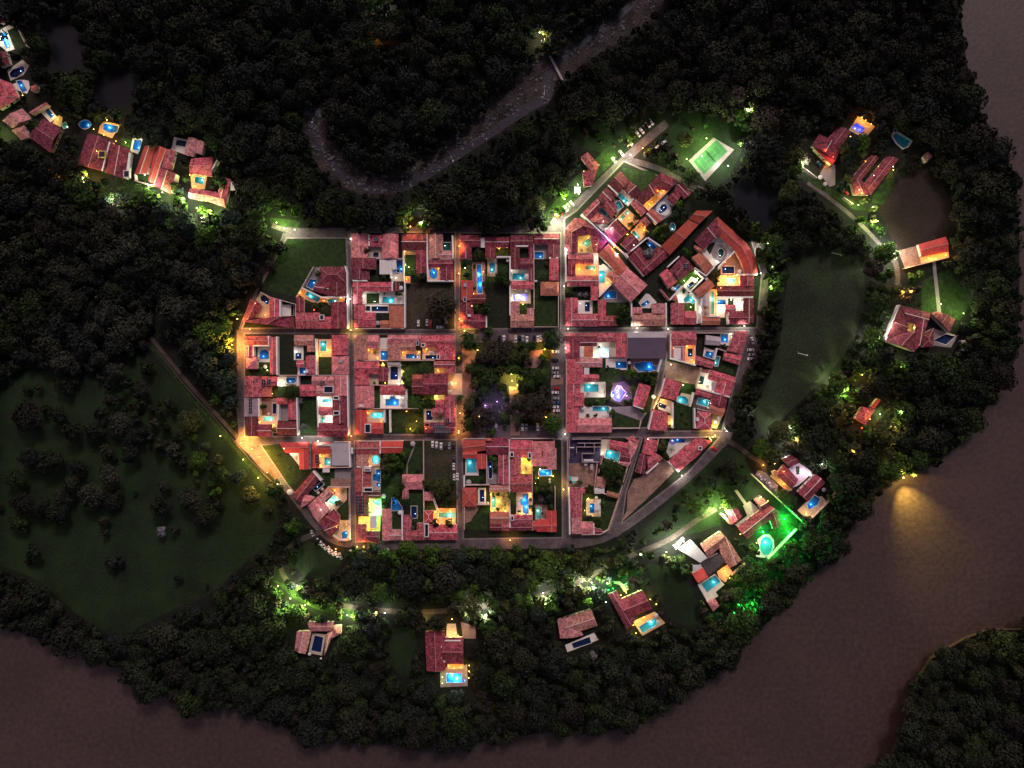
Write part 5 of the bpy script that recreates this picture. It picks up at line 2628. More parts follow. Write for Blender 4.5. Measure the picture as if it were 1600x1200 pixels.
# ---------------------------------------------------------------- street lamps
NEAR = [('on the southwest gate corner', 382, 700), ('by the west gate', 368, 525), ('at the northwest road bend', 450, 358), ('by the top street', 655, 355), ('at the northern lane mouth', 872, 348),
        ('on the orange lane beside the plaza', 717, 450), ("on the plaza's west edge", 718, 590), ("on the plaza's east edge", 860, 600), ('under the trees inside the plaza', 790, 600),
        ('by the car park road', 975, 250), ('around the tennis court', 1110, 245), ('on the ring road east of the fan block', 1192, 410), ('on the east street', 1155, 512),
        ('at the southeast street corner', 1115, 680), ('beside the palms north of the riverside villas', 1112, 795), ('along the southern track', 500, 930), ('on the track south of the town', 800, 935),
        ('at the riverside villa gates', 1045, 850), ('under the riverside trees', 1410, 745), ('in the eastern woods', 1390, 680), ('by the eastern villa', 1360, 530), ('along the eastern villa road', 1330, 340),
        ('beside the football pitch', 1240, 260), ('in the southwest cross street', 490, 686), ('on the central cross street', 880, 500), ('at the end of the footbridge', 842, 62),
        ('along the palms below the northwest row', 240, 300), ('by the floodlit northern pond edge', 1165, 178), ('in the northwest lakeside', 20, 200), ('along the lower perimeter road', 560, 850),
        ('on the lane by the brown plot', 1042, 600), ('at the top edge woods', 590, 8), ('in the lane by the violet light', 948, 380), ('on the second lane', 549, 500), ('on the southern lanes', 800, 790),
        ('under trees south of the pitch', 1225, 680), ('at the orange glowing trees', 1400, 465)]
CW = {'o': 'orange', 'y': 'amber', 'w': 'white', 'r': 'red', 'g': 'lime', 'v': 'violet', 'G': 'green', 'l': 'lilac', 'b': 'blue'}
gl = {}
for i, (x, y, c, pw) in enumerate(posts):
    nr = min(NEAR, key=lambda q: (q[1] - x) ** 2 + (q[2] - y) ** 2)[0]; gl.setdefault((c, nr), []).append(i)
plab = {}
for (c, nr), ids in gl.items():
    ids.sort(key=lambda i: posts[i][0])
    for k, i in enumerate(ids):
        plab[i] = fit(f"{CW[c]} street lamp {nr}" if len(ids) == 1 else (f"{('western', 'eastern')[k]} {CW[c]} street lamp {nr}" if len(ids) == 2 else f"{ORD[k] or 'first '}{CW[c]} street lamp from the west {nr}"))
lamp_proto = {}
for i, (x, y, c, pw) in enumerate(posts):
    X, Y = W(x, y, 0)
    low = pw < 5
    hh = 4.0 if low else 7.5
    root = empty('street_lamp', (X, Y, 0), plab[i], 'street lamp', 'lamps along the streets and paths')
    if (c, low) not in lamp_proto:
        m_ = MB(); m_.cyl(0, 0, 0, hh, .09, .06, 6); p = m_.build('pole', M_DARKMETAL, root)
        m_ = MB(); m_.beam((0, 0, hh), (.8, 0, hh + .2), .07); q = m_.build('arm', M_DARKMETAL, root)
        m_ = MB(); m_.box(.62, -.2, hh + .0, 1.1, .2, hh + .14); g = m_.build('lamp_glass', EM[c], root)
        m_ = MB(); m_.box(.5, -.12, hh + .02, .615, .12, hh + .2); k = m_.build('lamp_bracket', ROOF['s'], root)
        lamp_proto[(c, low)] = (p, q, g, k)
    else:
        for o in lamp_proto[(c, low)]:
            cp = o.copy(); cp.parent = root; COL.objects.link(cp)
    g = [ch for ch in root.children if ch.name.startswith('lamp_glass')]
    intown = inside((x, y), town)
    sl = lamp_light('street_light', (.86, 0, hh - .25), LC[c], pw * 44 * {'o': 1.5, 'y': 1.15, 'g': 1.4}.get(c, 1) * (1.2 if intown else 1.8), .3, g[0] if g else root)
    if intown and c != 'v':      # hooded head: the light falls in a cone on the street
        en = sl.data.energy; sp = bpy.data.objects.new('street_light', bpy.data.lights.new('street_light', 'SPOT')); COL.objects.link(sp)
        nd = sp.data; nd.energy = en; nd.color = LC[c]; nd.shadow_soft_size = .3; nd.spot_size = R(120); nd.spot_blend = .7
        sp.parent = sl.parent; sp.location = sl.location; bpy.data.objects.remove(sl)
# riverside floodlight
X, Y = W(1402, 744); fl = empty('floodlight', (X, Y, 0), 'yellow riverside floodlight shining onto the brown river', 'floodlight')
m_ = MB(); m_.cyl(0, 0, 0, 7, .1, .08); m_.build('pole', M_DARKMETAL, fl)
m_ = MB(); m_.box(-.3, -.3, 7.0, .3, .3, 7.4); hd = m_.build('lamp_head', EM['y'], fl)
l = bpy.data.lights.new('flood_beam', 'SPOT'); l.energy = 50000 * LAMP; l.color = (1, .78, .14); l.spot_size = R(70); l.spot_blend = 1.0; l.shadow_soft_size = .3
o = bpy.data.objects.new('flood_beam', l); COL.objects.link(o); o.parent = hd; o.location = (.5, -.6, 6.8)
o.rotation_euler = Vector((.42, -.85, -.30)).to_track_quat('-Z', 'Y').to_euler()

# ---------------------------------------------------------------- cars
def make_car(c, nm):
    root = empty('parked_car', (0, 0, 0), '', 'car')
    L2, W2 = 2.2, .89
    prof = [(-L2, .35), (-L2, .72), (-1.9, .86), (-1.15, .92), (1.0, .92), (1.95, .78), (L2, .6), (L2, .32)]
    def loft(pr, w, m, name, inset=.12, par=root):
        n = len(pr); v = []
        for s in (-1, 1):
            v += [(x, s * w * (.90 if (abs(x) > 2.0) else 1), z) for x, z in pr]
        f = [tuple(range(n))[::-1], tuple(range(n, 2 * n))] + [(k, (k + 1) % n, n + (k + 1) % n, n + k) for k in range(n)]
        me = bpy.data.meshes.new(name); me.from_pydata(v, [], f)
        b = bmesh.new(); b.from_mesh(me); bmesh.ops.recalc_face_normals(b, faces=b.faces)
        bmesh.ops.bevel(b, geom=b.edges[:], offset=.07, segments=1, affect='EDGES'); b.to_mesh(me); b.free()
        return link(name, me, m, par)
    loft(prof, W2, CARP[c], 'body')
    cab = MB(); cab.add([(-1.75, -.76, .9), (-1.75, .76, .9), (1.05, .78, .9), (1.05, -.78, .9), (-1.2, -.6, 1.38), (-1.2, .6, 1.38), (.25, .62, 1.4), (.25, -.62, 1.4)],
            [(0, 1, 2, 3), (4, 7, 6, 5), (0, 4, 5, 1), (1, 5, 6, 2), (2, 6, 7, 3), (3, 7, 4, 0)]); cab.build('windows', M_GLASS, root)
    rf = MB(); rf.prism([(-1.22, -.62), (.27, -.64), (.27, .64), (-1.22, .62)], 1.385, 1.45); rf.build('car_roof', CARP[c], root)
    for x in (-1.35, 1.35):
        for s in (-1, 1):
            m_ = MB(); m_.cyl(0, 0, -.1, .1, .33, n=12)
            m_.v = [(p[0] + x, s * .82 + p[2], .33 + p[1]) for p in m_.v]; wh = m_.build('wheel', M_TYRE, root)
            m_ = MB(); m_.cyl(0, 0, -.03, .03, .2, n=8); m_.v = [(p[0] + x, s * .93 + p[2], .33 + p[1]) for p in m_.v]; m_.build('rim', M_RIM, wh)
    for s in (-1, 1):
        m_ = MB(); m_.box(2.14, s * .6 - .15, .6, 2.22, s * .6 + .15, .7); m_.build('headlight', M_PLASTER, root)
    return root
def copy_tree(o, parent=None):
    c = o.copy(); COL.objects.link(c); c.parent = parent
    for ch in list(o.children): copy_tree(ch, c)
    return c
cproto = {}
cc_names = {'w': 'white', 's': 'silver grey', 'k': 'black', 'r': 'red', 'b': 'blue'}
cg = {}
for i, (x, y, a, c, g) in enumerate(cars): cg.setdefault((g, c), []).append(i)
for (g, c), ids in cg.items():
    allx = [cars[i][:2] for i in ids]
    spx = max(p[0] for p in allx) - min(p[0] for p in allx); spy = max(p[1] for p in allx) - min(p[1] for p in allx)
    ax = 0 if spx >= spy else 1
    ids.sort(key=lambda i: cars[i][ax])
    gg = g.replace('cars ', '', 1) if g.startswith('cars ') else g.replace('car ', '', 1)
    for k, i in enumerate(ids):
        x, y, a, _, _ = cars[i]
        if len(ids) == 1: lb = f'{cc_names[c]} car {gg}'
        else: lb = f"{ORD[k] or 'first '}{cc_names[c]} car from the {('west', 'north')[ax]} {gg}"
        if c not in cproto: r_ = make_car(c, ''); cproto[c] = r_
        else: r_ = copy_tree(cproto[c])
        X, Y = W(x, y); r_.location = (X, Y, 0); r_.rotation_euler = (0, 0, -R(a) + (math.pi if random.random() < .5 else 0))
        s_ = random.uniform(.95, 1.08); r_.scale = (s_, s_, s_)
        tag(r_, fit(lb), 'car', g if g.startswith('cars') else None)
        if not g.startswith('cars') and 'group' in r_: del r_['group']

# ---------------------------------------------------------------- plants
FOL = [mat('leaf_deep_green', (.030, .064, .013), var=.65, scale=.25, fine=1.4), mat('leaf_bright_green', (.055, .115, .014), var=.6, scale=.3, fine=1.4),
       mat('leaf_olive', (.062, .074, .022), var=.6, scale=.25, fine=1.2), mat('leaf_brown_grey', (.046, .038, .028), var=.5, scale=.25, fine=1.3),
       mat('leaf_blue_green', (.024, .044, .030), var=.6, scale=.3, fine=1.2), mat('leaf_pale_grey', (.22, .22, .24), var=.45, scale=.8, fine=1.5)]
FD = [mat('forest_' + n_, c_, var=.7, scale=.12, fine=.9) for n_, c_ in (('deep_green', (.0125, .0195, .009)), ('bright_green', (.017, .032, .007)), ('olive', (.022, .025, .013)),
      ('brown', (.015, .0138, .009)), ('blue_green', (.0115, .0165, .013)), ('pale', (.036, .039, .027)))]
FW = ['deep green', 'bright green', 'olive', 'brownish', 'blue green', 'pale grey']
def crown_arrays(seed, n, lobes, leaf, flat=.62):
    g = np.random.default_rng(seed)
    th = g.uniform(0, 2 * np.pi, lobes); rr = np.sqrt(g.uniform(.04, .42, lobes)); rr[0] = 0
    cx = rr * np.cos(th); cyy = rr * np.sin(th); cz = .95 - .45 * rr + g.uniform(-.12, .12, lobes); rad = g.uniform(.26, .56, lobes) * (1 - .15 * rr); rad[0] = .55
    idx = g.integers(0, lobes, n)
    u = g.normal(size=(n, 3)); u[:, 2] = np.abs(u[:, 2]) * .9 - .25; u /= np.linalg.norm(u, axis=1)[:, None]
    d = rad[idx] * g.uniform(.72, 1.08, n) * np.where(g.random(n) < .2, .6, 1)
    c = np.stack([cx[idx], cyy[idx], cz[idx]], 1) + u * d[:, None] * np.array([1, 1, flat])
    c[:, 2] = c[:, 2] * 1.0
    nrm = u + g.normal(size=(n, 3)) * .30; nrm /= np.linalg.norm(nrm, axis=1)[:, None]
    t = np.cross(nrm, g.normal(size=(n, 3))); t /= np.linalg.norm(t, axis=1)[:, None]
    b = np.cross(nrm, t); s = leaf * g.uniform(.6, 1.35, n)[:, None]
    v = np.stack([c - t * s, c - b * s * .7, c + t * s, c + b * s * .7], 1)
    return v.reshape(-1, 3)
def quads_mesh(name, v, mats, midx=None):
    me = bpy.data.meshes.new(name); nf = len(v) // 4
    me.vertices.add(len(v)); me.vertices.foreach_set('co', v.astype(np.float32).ravel())
    me.loops.add(nf * 4); me.loops.foreach_set('vertex_index', np.arange(nf * 4, dtype=np.int32))
    me.polygons.add(nf); me.polygons.foreach_set('loop_start', np.arange(0, nf * 4, 4, dtype=np.int32))
    me.polygons.foreach_set('loop_total', np.full(nf, 4, dtype=np.int32))
    for m in mats: me.materials.append(m)
    if midx is not None: me.polygons.foreach_set('material_index', midx.astype(np.int32))
    me.update(); me.validate()
    return me
V_S = [crown_arrays(s, 170, 4, .25) for s in range(6)]
V_M = [crown_arrays(20 + s, 620, 8, .122) for s in range(6)]
V_L = [crown_arrays(40 + s, 2100, 17, .066) for s in range(6)]
def trunk_mesh():
    m_ = MB(); m_.cyl(0, 0, 0, .75, .05, .03, 6)
    for k in range(4):
        a = k * 1.6 + .3; m_.beam((0, 0, .45 + .05 * k), (.38 * math.cos(a), .38 * math.sin(a), .85), .03)
    me = bpy.data.meshes.new('trunk'); me.from_pydata(m_.v, [], m_.f); me.materials.append(M_TRUNK); return me
TRUNK = trunk_mesh()
cm = {}
def crown_mesh(size, k, m, dark=False):
    key = (size, k, m, dark)
    if key not in cm: cm[key] = quads_mesh('crown', {'S': V_S, 'M': V_M, 'L': V_L}[size][k], [FD[m] if dark else FOL[m if m != 5 or not dark else 2]])
    return cm[key]
def lit(x, y): return any((p[0] - x) ** 2 + (p[1] - y) ** 2 < (12 + p[3] * .9) ** 2 for p in posts if p[3] >= 8)  # near lamps leaves get a brighter material: lamp glow put into colour
def plant_tree(x, y, r, m, label, cat='tree', name='broadleaf_tree', group=None):
    rm = r * S; h = {'shrub': rm * 1.3}.get(cat, rm * 1.1 + 2.0)
    X, Y = W(x, y, h * .8)
    root = empty(name, (X, Y, 0), label, cat, group)
    root.rotation_euler.z = random.uniform(0, 6.28); root.scale = (rm * 1.12, rm * 1.12, h)
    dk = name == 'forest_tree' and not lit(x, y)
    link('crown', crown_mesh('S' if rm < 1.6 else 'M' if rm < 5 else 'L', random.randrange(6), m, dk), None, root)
    t = link('trunk', TRUNK, None, root)
    return root
def palm_mesh(seed):
    g = random.Random(seed); m_ = MB(); nf = 15
    for k in range(nf):
        a = 2 * math.pi * k / nf + g.uniform(-.15, .15); L_ = g.uniform(.8, 1.05); el = g.uniform(.05, .75)
        seg = 7; pts = []
        for j in range(seg + 1):
            t = j / seg; pts.append((L_ * t * math.cos(a), L_ * t * math.sin(a), 1 + (el * t - 1.05 * t * t) * .45))
        px, py = -math.sin(a), math.cos(a)
        for j in range(seg):
            p, q = Vector(pts[j]), Vector(pts[j + 1])
            for s in (-1, 1):
                for e in (0, .5):
                    b0 = p.lerp(q, e); w = .15 * (1 - abs((j + e) / seg - .45) * 1.5) + .02
                    tip = b0 + Vector((px, py, 0)) * s * w + (q - p) * 1.1 + Vector((0, 0, -.07)); e2 = p.lerp(q, e + .28)
                    m_.add([b0, e2, tip], [(0, 1, 2)])
    me = bpy.data.meshes.new('fronds'); me.from_pydata([tuple(v) for v in m_.v], [], m_.f); return me
PF = []
for s in range(3):
    for mi in (0, 1):
        me = palm_mesh(s) if mi == 0 else PF[-1].copy(); 
        if mi == 0: me.materials.append(FOL[0])
        else: me.materials[0] = FOL[1]
        PF.append(me)
m_ = MB(); m_.cyl(0, 0, 0, 1.0, .05, .035, 7); PT = bpy.data.meshes.new('trunk'); PT.from_pydata(m_.v, [], m_.f); PT.materials.append(M_TRUNK)

SIZEW = lambda r: 'large' if r > 11 else 'mid sized' if r > 6 else 'small'
named = []
pg = {}
PLAZA = [(689, 478, 24, 3, 'T'), (733, 533, 15, 0, 'T'), (863, 530, 17, 0, 'T'), (733, 664, 13, 0, 'T'), (863, 663, 16.5, 1, 'T'), (717, 560, 6, 0, 'T'), (764, 520, 8, 0, 'T'), (775, 552, 22, 3, 'T'), (755, 562, 14, 3, 'T'),
         (796, 558, 15, 2, 'T'), (765, 592, 17, 0, 'T'), (784, 607, 9, 0, 'T'), (800, 575, 12, 1, 'T'), (822, 600, 16, 0, 'T'), (840, 590, 13, 0, 'T'), (838, 622, 21, 3, 'T'), (812, 628, 14, 2, 'T'),
         (835, 645, 18, 3, 'T'), (735, 635, 14, 2, 'T'), (748, 655, 16, 3, 'T'), (768, 656, 10, 3, 'T'), (745, 590, 6, 2, 'T'), (720, 622, 6, 1, 'T'), (769, 675, 7, 1, 'T'), (790, 650, 11, 0, 'Y'), (808, 655, 11, 0, 'Y'),
         (790, 545, 14, 3, 'T'), (778, 575, 14, 2, 'T'), (752, 578, 13, 0, 'T'), (808, 560, 9, 2, 'T'), (822, 585, 11, 0, 'T'), (850, 612, 10, 3, 'T'), (795, 640, 12, 3, 'T'), (815, 650, 11, 3, 'T'), (758, 640, 12, 3, 'T'), (740, 620, 9, 2, 'T'), (792, 622, 7, 0, 'T'),
         (733, 575, 9, 2, 'T'), (742, 600, 10, 2, 'T'), (730, 648, 8, 2, 'T'), (748, 560, 9, 3, 'T'), (820, 555, 10, 2, 'T'), (798, 545, 12, 2, 'T'), (855, 635, 10, 3, 'T'), (848, 583, 9, 0, 'Y'), (815, 610, 12, 0, 'Y'), (828, 565, 6, 3, 'T'), (832, 540, 8, 0, 'T'), (848, 560, 7, 1, 'T'), (815, 540, 6, 0, 'T'), (758, 610, 12, 0, 'T'), (808, 578, 7, 1, 'T')]
pz = dict(name='plaza', block='', roofs=[])
allp = [(x, y, r, k, h, None) for x, y, r, k, h in plants] + [(x, y, r, k, pz, m) for x, y, r, m, k in PLAZA]
HERO = [(1165, 178, 14, 1, 'floodlit tree by the tennis court path'), (1070, 215, 13, 2, 'round dark tree beside the tennis court'), (1080, 276, 14, 0, 'dense dark tree at the tennis court corner'), (1035, 246, 12, 0, 'tree in the car park junction'),
        (1245, 262, 13, 1, 'pale floodlit tree near the football pitch'), (1222, 674, 20, 2, 'white lit tree south of the football pitch'), (1305, 605, 18, 1, 'white lit tree by the eastern woods villa'),
        (1385, 395, 19, 1, 'pale floodlit tree beside the red shelter'), (1360, 528, 18, 1, 'pale floodlit tree by the courtyard villa'), (1400, 455, 14, 2, 'tree glowing orange beside the eastern path'),
        (1385, 680, 22, 2, 'amber lit tree near the river'), (1400, 735, 16, 1, 'tree hiding the riverside floodlight'), (455, 822, 14, 1, 'round bright green tree by the southwest wedge'),
        (430, 765, 15, 0, 'round dark tree beside the southwest road'), (253, 830, 9, 5, 'pale grey tree standing alone in the meadow'), (470, 925, 10, 1, 'bright tree lit white at the start of the southern track'), (484, 938, 8, 1, 'round bush tree lit white near the southern track'), (505, 945, 9, 1, 'yellow green lit tree on the southern track bend'),
        (530, 962, 8, 1, 'small lit tree below the southern track'), (556, 962, 8, 1, 'small lit tree at the western clearing of the track'), (845, 938, 13, 2, 'floodlit olive tree over the eastern end of the southern track'),
        (915, 895, 14, 2, 'floodlit tree above the gold lit pool villa'), (938, 902, 9, 1, 'bright tree beside the gate of the gold lit pool villa'), (1085, 790, 12, 1, 'lit tree under the palms north of the riverside villas'),
        (1140, 788, 12, 1, 'bright lit tree west of the riverside villa path'), (1206, 415, 9, 1, 'floodlit tree on the ring road east of the fan block'), (1215, 455, 12, 1, 'bright tree on the eastern ring road'),
        (278, 312, 9, 1, 'floodlit palm bush below the northwest row'), (318, 330, 9, 1, 'white lit tree below the eastern end of the northwest row'), (230, 300, 9, 1, 'green lit tree under the northwest row'),
        (870, 330, 10, 1, 'yellow green lit tree by the lower car park road'), (880, 300, 9, 1, 'green tree between the gatehouse and the car park road'), (985, 215, 8, 1, 'green bush tree behind the upper car park'),
        (1345, 345, 9, 1, 'lime lit tree on the eastern villa road'), (1152, 935, 16, 0, 'green lamp lit tree at the riverbank'), (1240, 862, 13, 0, 'green lamp lit tree below the villa lawn wall'),
        (660, 352, 9, 1, 'floodlit tree by the top street'), (178, 178, 9, 5, 'pale round palm like tree in the northwest row'), (928, 1023, 9, 5, 'pale starry tree below the navy pool deck'), (640, 862, 15, 1, 'bright green tree along the lower perimeter road'),
        (575, 868, 16, 2, 'olive tree among the cars on the lower perimeter road'), (740, 950, 20, 2, 'spreading lit tree over the southern track')]
def cls(k, r): return 'palm' if k == 'Y' else ('shrub' if r < 4.2 else 'tree')
allp = [(x, y, r, k, h, random.choices([0, 1, 2, 4], [5, 3, 2, 1])[0] if m is None else m) for x, y, r, k, h, m in allp]
def pale(x, y, r, k, h, m):
    n_, b_ = h['name'], h['block']
    if n_ in ('house around the pale tree and blue pool', 'villa with the long navy pool deck') or (n_ == 'west street house with the pale shrubs' and r < 4.8 and k == 'T') or (n_ == 'southeast corner' and b_ == 'of the westernmost block'): m = 5
    return (x, y, r, k, h, m)
allp = [pale(*it) for it in allp]
for it in allp: pg.setdefault((cls(it[3], it[2]), it[4]['name'], it[4]['block'], it[5]), []).append(it)
ntree = 0; plused = set()
occ = []
for (c, n_, b_, _m), lst in pg.items():
    lst.sort(key=lambda q: -q[2])
    for i, (x, y, r, k, h, m) in enumerate(lst):
        rk = ('' if len(lst) == 1 else ('largest ' if i == 0 else ORD[i] + 'largest '))
        where = f'at the {n_} {b_}' if n_ != 'plaza' else 'in the central plaza'
        if (x, y) == (689, 478): where = 'over the walled parking lawn northwest of the plaza'; rk = 'spreading '
        size_ = 'tiny ' if r < 2.6 else 'small ' if r < 4.2 else 'mid sized ' if r < 7 else 'broad '
        opts = [fit(q_) for q_ in (f'{rk}{FW[m]} {c} {where}', f'{rk}{FW[m]} {c}, {n_} {b_}', f'{rk}{FW[m]} {c}, {n_}', f'{size_}{FW[m]} {c}, {n_}', f'{size_}{c}, {n_} {b_}')]
        fits = [q_ for q_ in opts if q_ not in plused and len(q_.split()) <= 16]
        lb = (fits or opts)[0]; plused.add(lb)
        occ.append((x, y, r * .8))
        if c == 'palm':
            rm = r * S; hh = 5 + rm * .5; X, Y = W(x, y, hh)
            root = empty('palm_tree', (X, Y, 0), lb, 'palm', 'garden palms'); root.rotation_euler.z = random.uniform(0, 6.28)
            root.scale = (rm * 1.15, rm * 1.15, hh); link('fronds', random.choice(PF), None, root); link('trunk', PT, None, root)
        elif c == 'shrub': plant_tree(x, y, r, m, lb, 'shrub', 'shrub', 'garden shrubs')
        else: plant_tree(x, y, r, m, lb, 'tree', 'broadleaf_tree', 'garden trees'); ntree += 1
for x, y, r, m, lb in HERO:
    plant_tree(x, y, r, m, fit(FW[m] + ' ' + lb if len(lb.split()) < 4 else lb), 'tree', 'broadleaf_tree', 'trees lit by lamps'); ntree += 1; occ.append((x, y, r * .7))

# forest: spots by dart throwing over the land that the photo shows wooded
clear = [(p, 3) for p, k in base if k in 'RTPks' or k in ('g', 'C', 's', 'w', 'c', 'o', 'y', 'l', 'd')]
GX, GY = 1900, 1500
OXP, OYP = -150, -150
blocked = np.zeros((GY, GX), dtype=bool)
def rast(poly, m=0):
    xs = [p[0] for p in poly]; ys = [p[1] for p in poly]
    y0, y1 = int(max(min(ys), OYP)), int(min(max(ys), OYP + GY - 1))
    for yy in range(y0, y1 + 1):
        c = []
        for (xa, ya), (xb, yb) in zip(poly, poly[1:] + poly[:1]):
            if (ya > yy) != (yb > yy): c.append(xa + (yy - ya) * (xb - xa) / (yb - ya))
        c.sort()
        for a, b in zip(c[::2], c[1::2]):
            i0, i1 = int(a - OXP - m), int(b - OXP + m)
            if i1 > 0 and i0 < GX: blocked[max(0, yy - OYP - m):yy - OYP + m + 1, max(0, i0):max(0, i1)] = True
for p, k in base:
    if k in 'GMF': continue
    big = k in ('M', 'F', 'V', 'stream', 'B', 'pond')
    if k == 'V': continue
    rast(p, 0 if big else (7 if k in ('C', 's') else 2))
nomeadow = blocked.copy()
for p, k in base:
    if k in 'MF': rast(p, 0)
rast(town, 3)
rast(ribbon([(g_[0], g_[1], g_[2] * .62) for g_ in gr], 20), 0)
riverblk = blocked.copy(); blocked, keep_ = riverblk, blocked; rast(river, 0); blocked = keep_
for h in houses:
    for q, t, c in h['roofs']: rast(q, 3)
for p in pools: rast(p[0], 3)
keep_ = blocked; blocked = nomeadow
for h in houses:
    for q, t, c in h['roofs']: rast(q, 1)
for p in pools: rast(p[0], 2)
blocked = keep_
spots = []
cell = {}
def ok(x, y, r):
    cx, cyy = int(x // 30), int(y // 30)
    for i in (-1, 0, 1):
        for j in (-1, 0, 1):
            for (a, b, c) in cell.get((cx + i, cyy + j), ()):
                if (a - x) ** 2 + (b - y) ** 2 < ((c + r) * .66) ** 2: return False
    return True
def put(x, y, r): cell.setdefault((int(x // 30), int(y // 30)), []).append((x, y, r))
for o_ in occ: put(*o_)
for tries, lo, hi in ((5000, 17, 27), (11000, 11, 17), (24000, 7, 11), (26000, 4, 7)):
    X_ = rng.uniform(-150, 1740, tries); Y_ = rng.uniform(-140, 1340, tries); R_ = rng.uniform(lo, hi, tries)
    for x, y, r in zip(X_, Y_, R_):
        i, j = int(x - OXP), int(y - OYP); q = int(r * .78)
        if blocked[max(0, j - q):j + q + 1:3, max(0, i - q):i + q + 1:3].any() or riverblk[j, i]: continue
        if any((p[0] - x) ** 2 + (p[1] - y) ** 2 < (r * .95) ** 2 for p in posts if p[3] >= 8): continue
        if not ok(x, y, r): continue
        put(x, y, r); spots.append((x, y, r))
# scattered growth on the meadows
def free(x, y, r):
    i, j = int(x - OXP), int(y - OYP); q = int(r * .8)
    return not nomeadow[max(0, j - q):j + q + 1:2, max(0, i - q):i + q + 1:2].any()
def scatter(poly, n, lo, hi):
    xs = [p[0] for p in poly]; ys = [p[1] for p in poly]
    for _ in range(n):
        x, y, r = random.uniform(min(xs), max(xs)), random.uniform(min(ys), max(ys)), random.uniform(lo, hi)
        if inside((x, y), poly) and ok(x, y, r * 1.5) and free(x, y, r): put(x, y, r); spots.append((x, y, r))
scatter(base[0][0], 12, 2.5, 7); scatter([(-10, 560), (230, 560), (330, 680), (400, 770), (330, 830), (230, 800), (120, 820), (-10, 830)], 170, 13, 24); scatter([(-10, 560), (230, 560), (330, 680), (400, 770), (330, 830), (230, 800), (120, 820), (-10, 830)], 25, 7, 11); scatter(base[0][0], 12, 8, 15); scatter([(150, 560), (260, 620), (360, 740), (340, 800), (250, 700), (160, 660)], 500, 5, 12)
scatter([(1095, 705), (1150, 700), (1180, 735), (1130, 800), (1060, 830), (1000, 850), (1060, 775)], 420, 4, 12); scatter(base[1][0], 25, 2, 6); scatter(base[4][0], 90, 3, 9)
for line_, n_ in (([(470, 842), (442, 870), (445, 905), (480, 928), (525, 948), (580, 958), (640, 960), (700, 958), (760, 949), (800, 945), (850, 933), (900, 915), (950, 888), (1000, 866)], 75),
                 ([(1085, 290), (1130, 308), (1180, 360), (1204, 430), (1200, 515), (1172, 600), (1140, 680)], 85), ([(545, 352), (720, 350), (860, 348)], 34), ([(540, 866), (640, 864), (760, 864), (905, 864)], 40),
                 ([(440, 364), (420, 410), (395, 455)], 8)):
    L_ = [math.dist(a, b) for a, b in zip(line_, line_[1:])]
    for _ in range(n_):
        k_ = random.choices(range(len(L_)), L_)[0]; t_ = random.random(); a, b = line_[k_], line_[k_ + 1]
        r_ = random.uniform(5, 12); ang = random.uniform(0, 6.28); x_, y_ = a[0] + (b[0] - a[0]) * t_ + math.cos(ang) * 7, a[1] + (b[1] - a[1]) * t_ + math.sin(ang) * 7
        if any(math.dist((x_, y_), (p[0], p[1])) < r_ * 1.1 for p in posts): continue
        if inside((x_, y_), offset(town, 0) if 0 else town): continue
        spots.append((x_, y_, r_))
spots.sort(key=lambda s: -s[2])
MARKS = [('white footbridge', 860, 95), ('tennis court', 1110, 245), ('football pitch', 1290, 480), ('pond beside the fan block', 1178, 320), ('western meadow', 150, 760), ('northwest villa row', 240, 260),
         ('northwest ponds', 130, 100), ('stony stream bend', 520, 250), ('green lit villa lawn', 1220, 830), ('riverside floodlight', 1405, 740), ('southern track', 620, 955), ('white lit villa pool', 705, 1030),
         ('pink villa', 495, 995), ('twin winged northeast villa', 1345, 260), ('courtyard villa', 1440, 510), ('red shelter', 1458, 390), ('west gate', 370, 530), ('navy pool villa', 900, 985), ('gravel bed', 830, 130),
         ('top street', 640, 330), ('southwest river bank', 200, 1040), ('southern river bank', 700, 1150), ('northeast river bend', 1500, 120), ('far river bank', 1520, 1090), ('lower perimeter road', 640, 870),
         ('car park road', 900, 260), ('half hidden red villa', 1350, 650), ('northern woods', 350, 60), ('northern stream mouth', 1040, 30), ('pergola villa', 1110, 900), ('meadow path', 260, 560)]
NI = max(0, 292 - ntree)
vis = [s for s in spots if -5 < s[0] < 1605 and -5 < s[1] < 1205]
indiv = vis[:NI]; ids_ = set(map(id, indiv)); rest = [s for s in spots if id(s) not in ids_]
fg = {}
def tone(x, y):
    if 80 < x < 470 and 380 < y < 830: return random.choices([0, 2, 4, 5], [3, 2, 3, 4])[0]
    if 840 < y < 945 and 540 < x < 1000: return random.choices([0, 1, 2, 4, 5], [4, 4, 2, 2, 2])[0]
    if y < 350 and x < 900: return random.choices([0, 1, 2, 3, 4], [4, 2, 2, 2, 4])[0]
    if y < 350: return random.choices([0, 2, 3, 4], [3, 2, 5, 2])[0]
    if x > 1150: return random.choices([0, 1, 2, 3], [5, 3, 3, 1])[0]
    return random.choices([0, 1, 2, 3, 4], [5, 2, 3, 2, 2])[0]
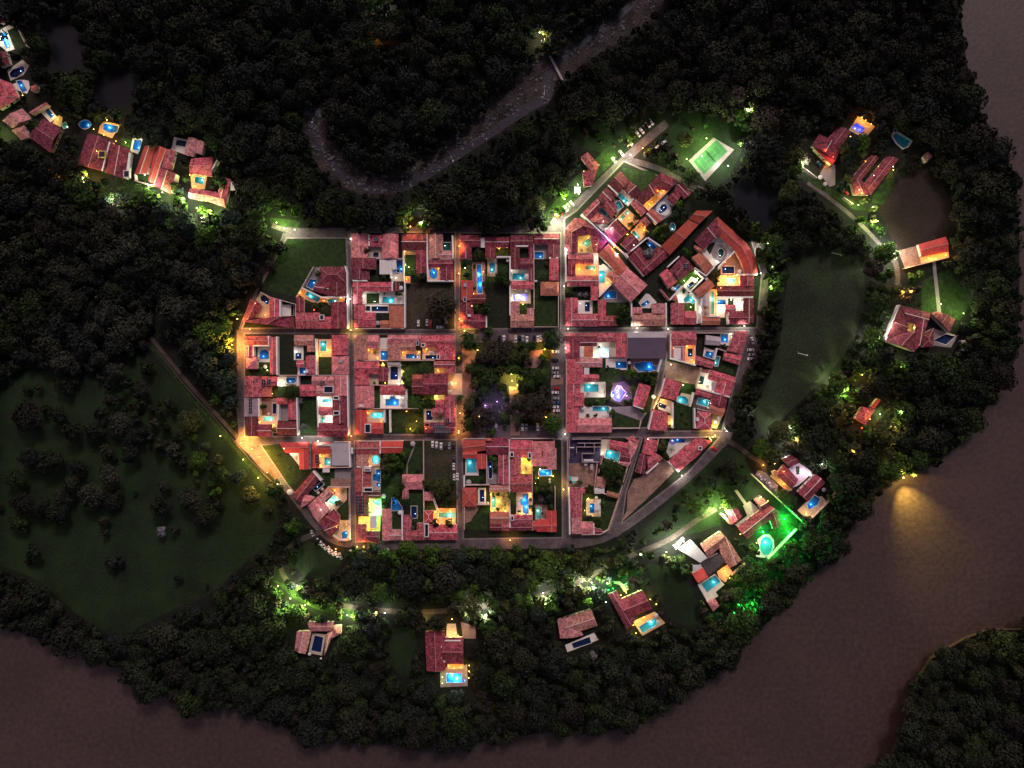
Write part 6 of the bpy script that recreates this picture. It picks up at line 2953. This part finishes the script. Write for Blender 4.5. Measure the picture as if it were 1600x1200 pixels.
for s in indiv:
    x, y, r = s; m = tone(x, y)
    mk = min(MARKS, key=lambda q: (q[1] - x) ** 2 + (q[2] - y) ** 2)
    dx, dy = x - mk[1], mk[2] - y; an = math.degrees(math.atan2(dy, dx)) % 360
    dr = ['east', 'northeast', 'north', 'northwest', 'west', 'southwest', 'south', 'southeast'][int((an + 22.5) // 45) % 8]
    fg.setdefault((m, mk[0], dr), []).append((x, y, r, math.hypot(dx, dy)))
for (m, mk, dr), lst in fg.items():
    lst.sort(key=lambda q: q[3])
    for i, (x, y, r, _) in enumerate(lst):
        f_ = '' if len(lst) == 1 else f'{ORD[i] or "first "}'
        plant_tree(x, y, r, m, fit(f'{f_}broad {FW[m]} forest tree {dr} of the {mk}' + ('' if len(lst) == 1 else ', counting outward')), 'tree', 'forest_tree', 'broad crowned forest trees')
# the rest of the wood as one mass
VV, MI = [], []
for (x, y, r) in rest:
    rm = r * S; hh = rm * 1.0 * random.uniform(.8, 1.3) + random.uniform(1.0, 5.0)
    src = (V_S if rm < 3.0 else V_M if rm < 6 else V_L)[random.randrange(6)]
    a = random.uniform(0, 6.28); ca, sa = math.cos(a), math.sin(a)
    X, Y = W(x, y, hh * .8); k = rm * 1.12
    v = np.empty_like(src); v[:, 0] = (src[:, 0] * ca - src[:, 1] * sa) * k + X; v[:, 1] = (src[:, 0] * sa + src[:, 1] * ca) * k + Y; v[:, 2] = src[:, 2] * hh
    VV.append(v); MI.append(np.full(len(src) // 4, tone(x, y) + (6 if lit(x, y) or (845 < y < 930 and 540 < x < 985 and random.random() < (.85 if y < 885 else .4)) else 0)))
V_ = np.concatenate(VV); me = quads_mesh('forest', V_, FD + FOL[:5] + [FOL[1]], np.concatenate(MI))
fo = link('forest', me, None, None, 'stuff'); fo['label'] = 'dark dense woodland canopy surrounding the town and lining the river'; fo['category'] = 'forest'
print('TREES', ntree, 'spots', len(spots), 'indiv', len(indiv), 'faces', len(V_) // 4, 'pools', len(pools), 'houses', len(houses), 'cars', len(cars), 'posts', len(posts))
labs = {}
for o in COL.objects:
    if o.parent is None and 'category' in o: labs.setdefault(o['label'], []).append(o.name)
for k, v in labs.items():
    if len(v) > 1: print('DUP', k, v[:4])
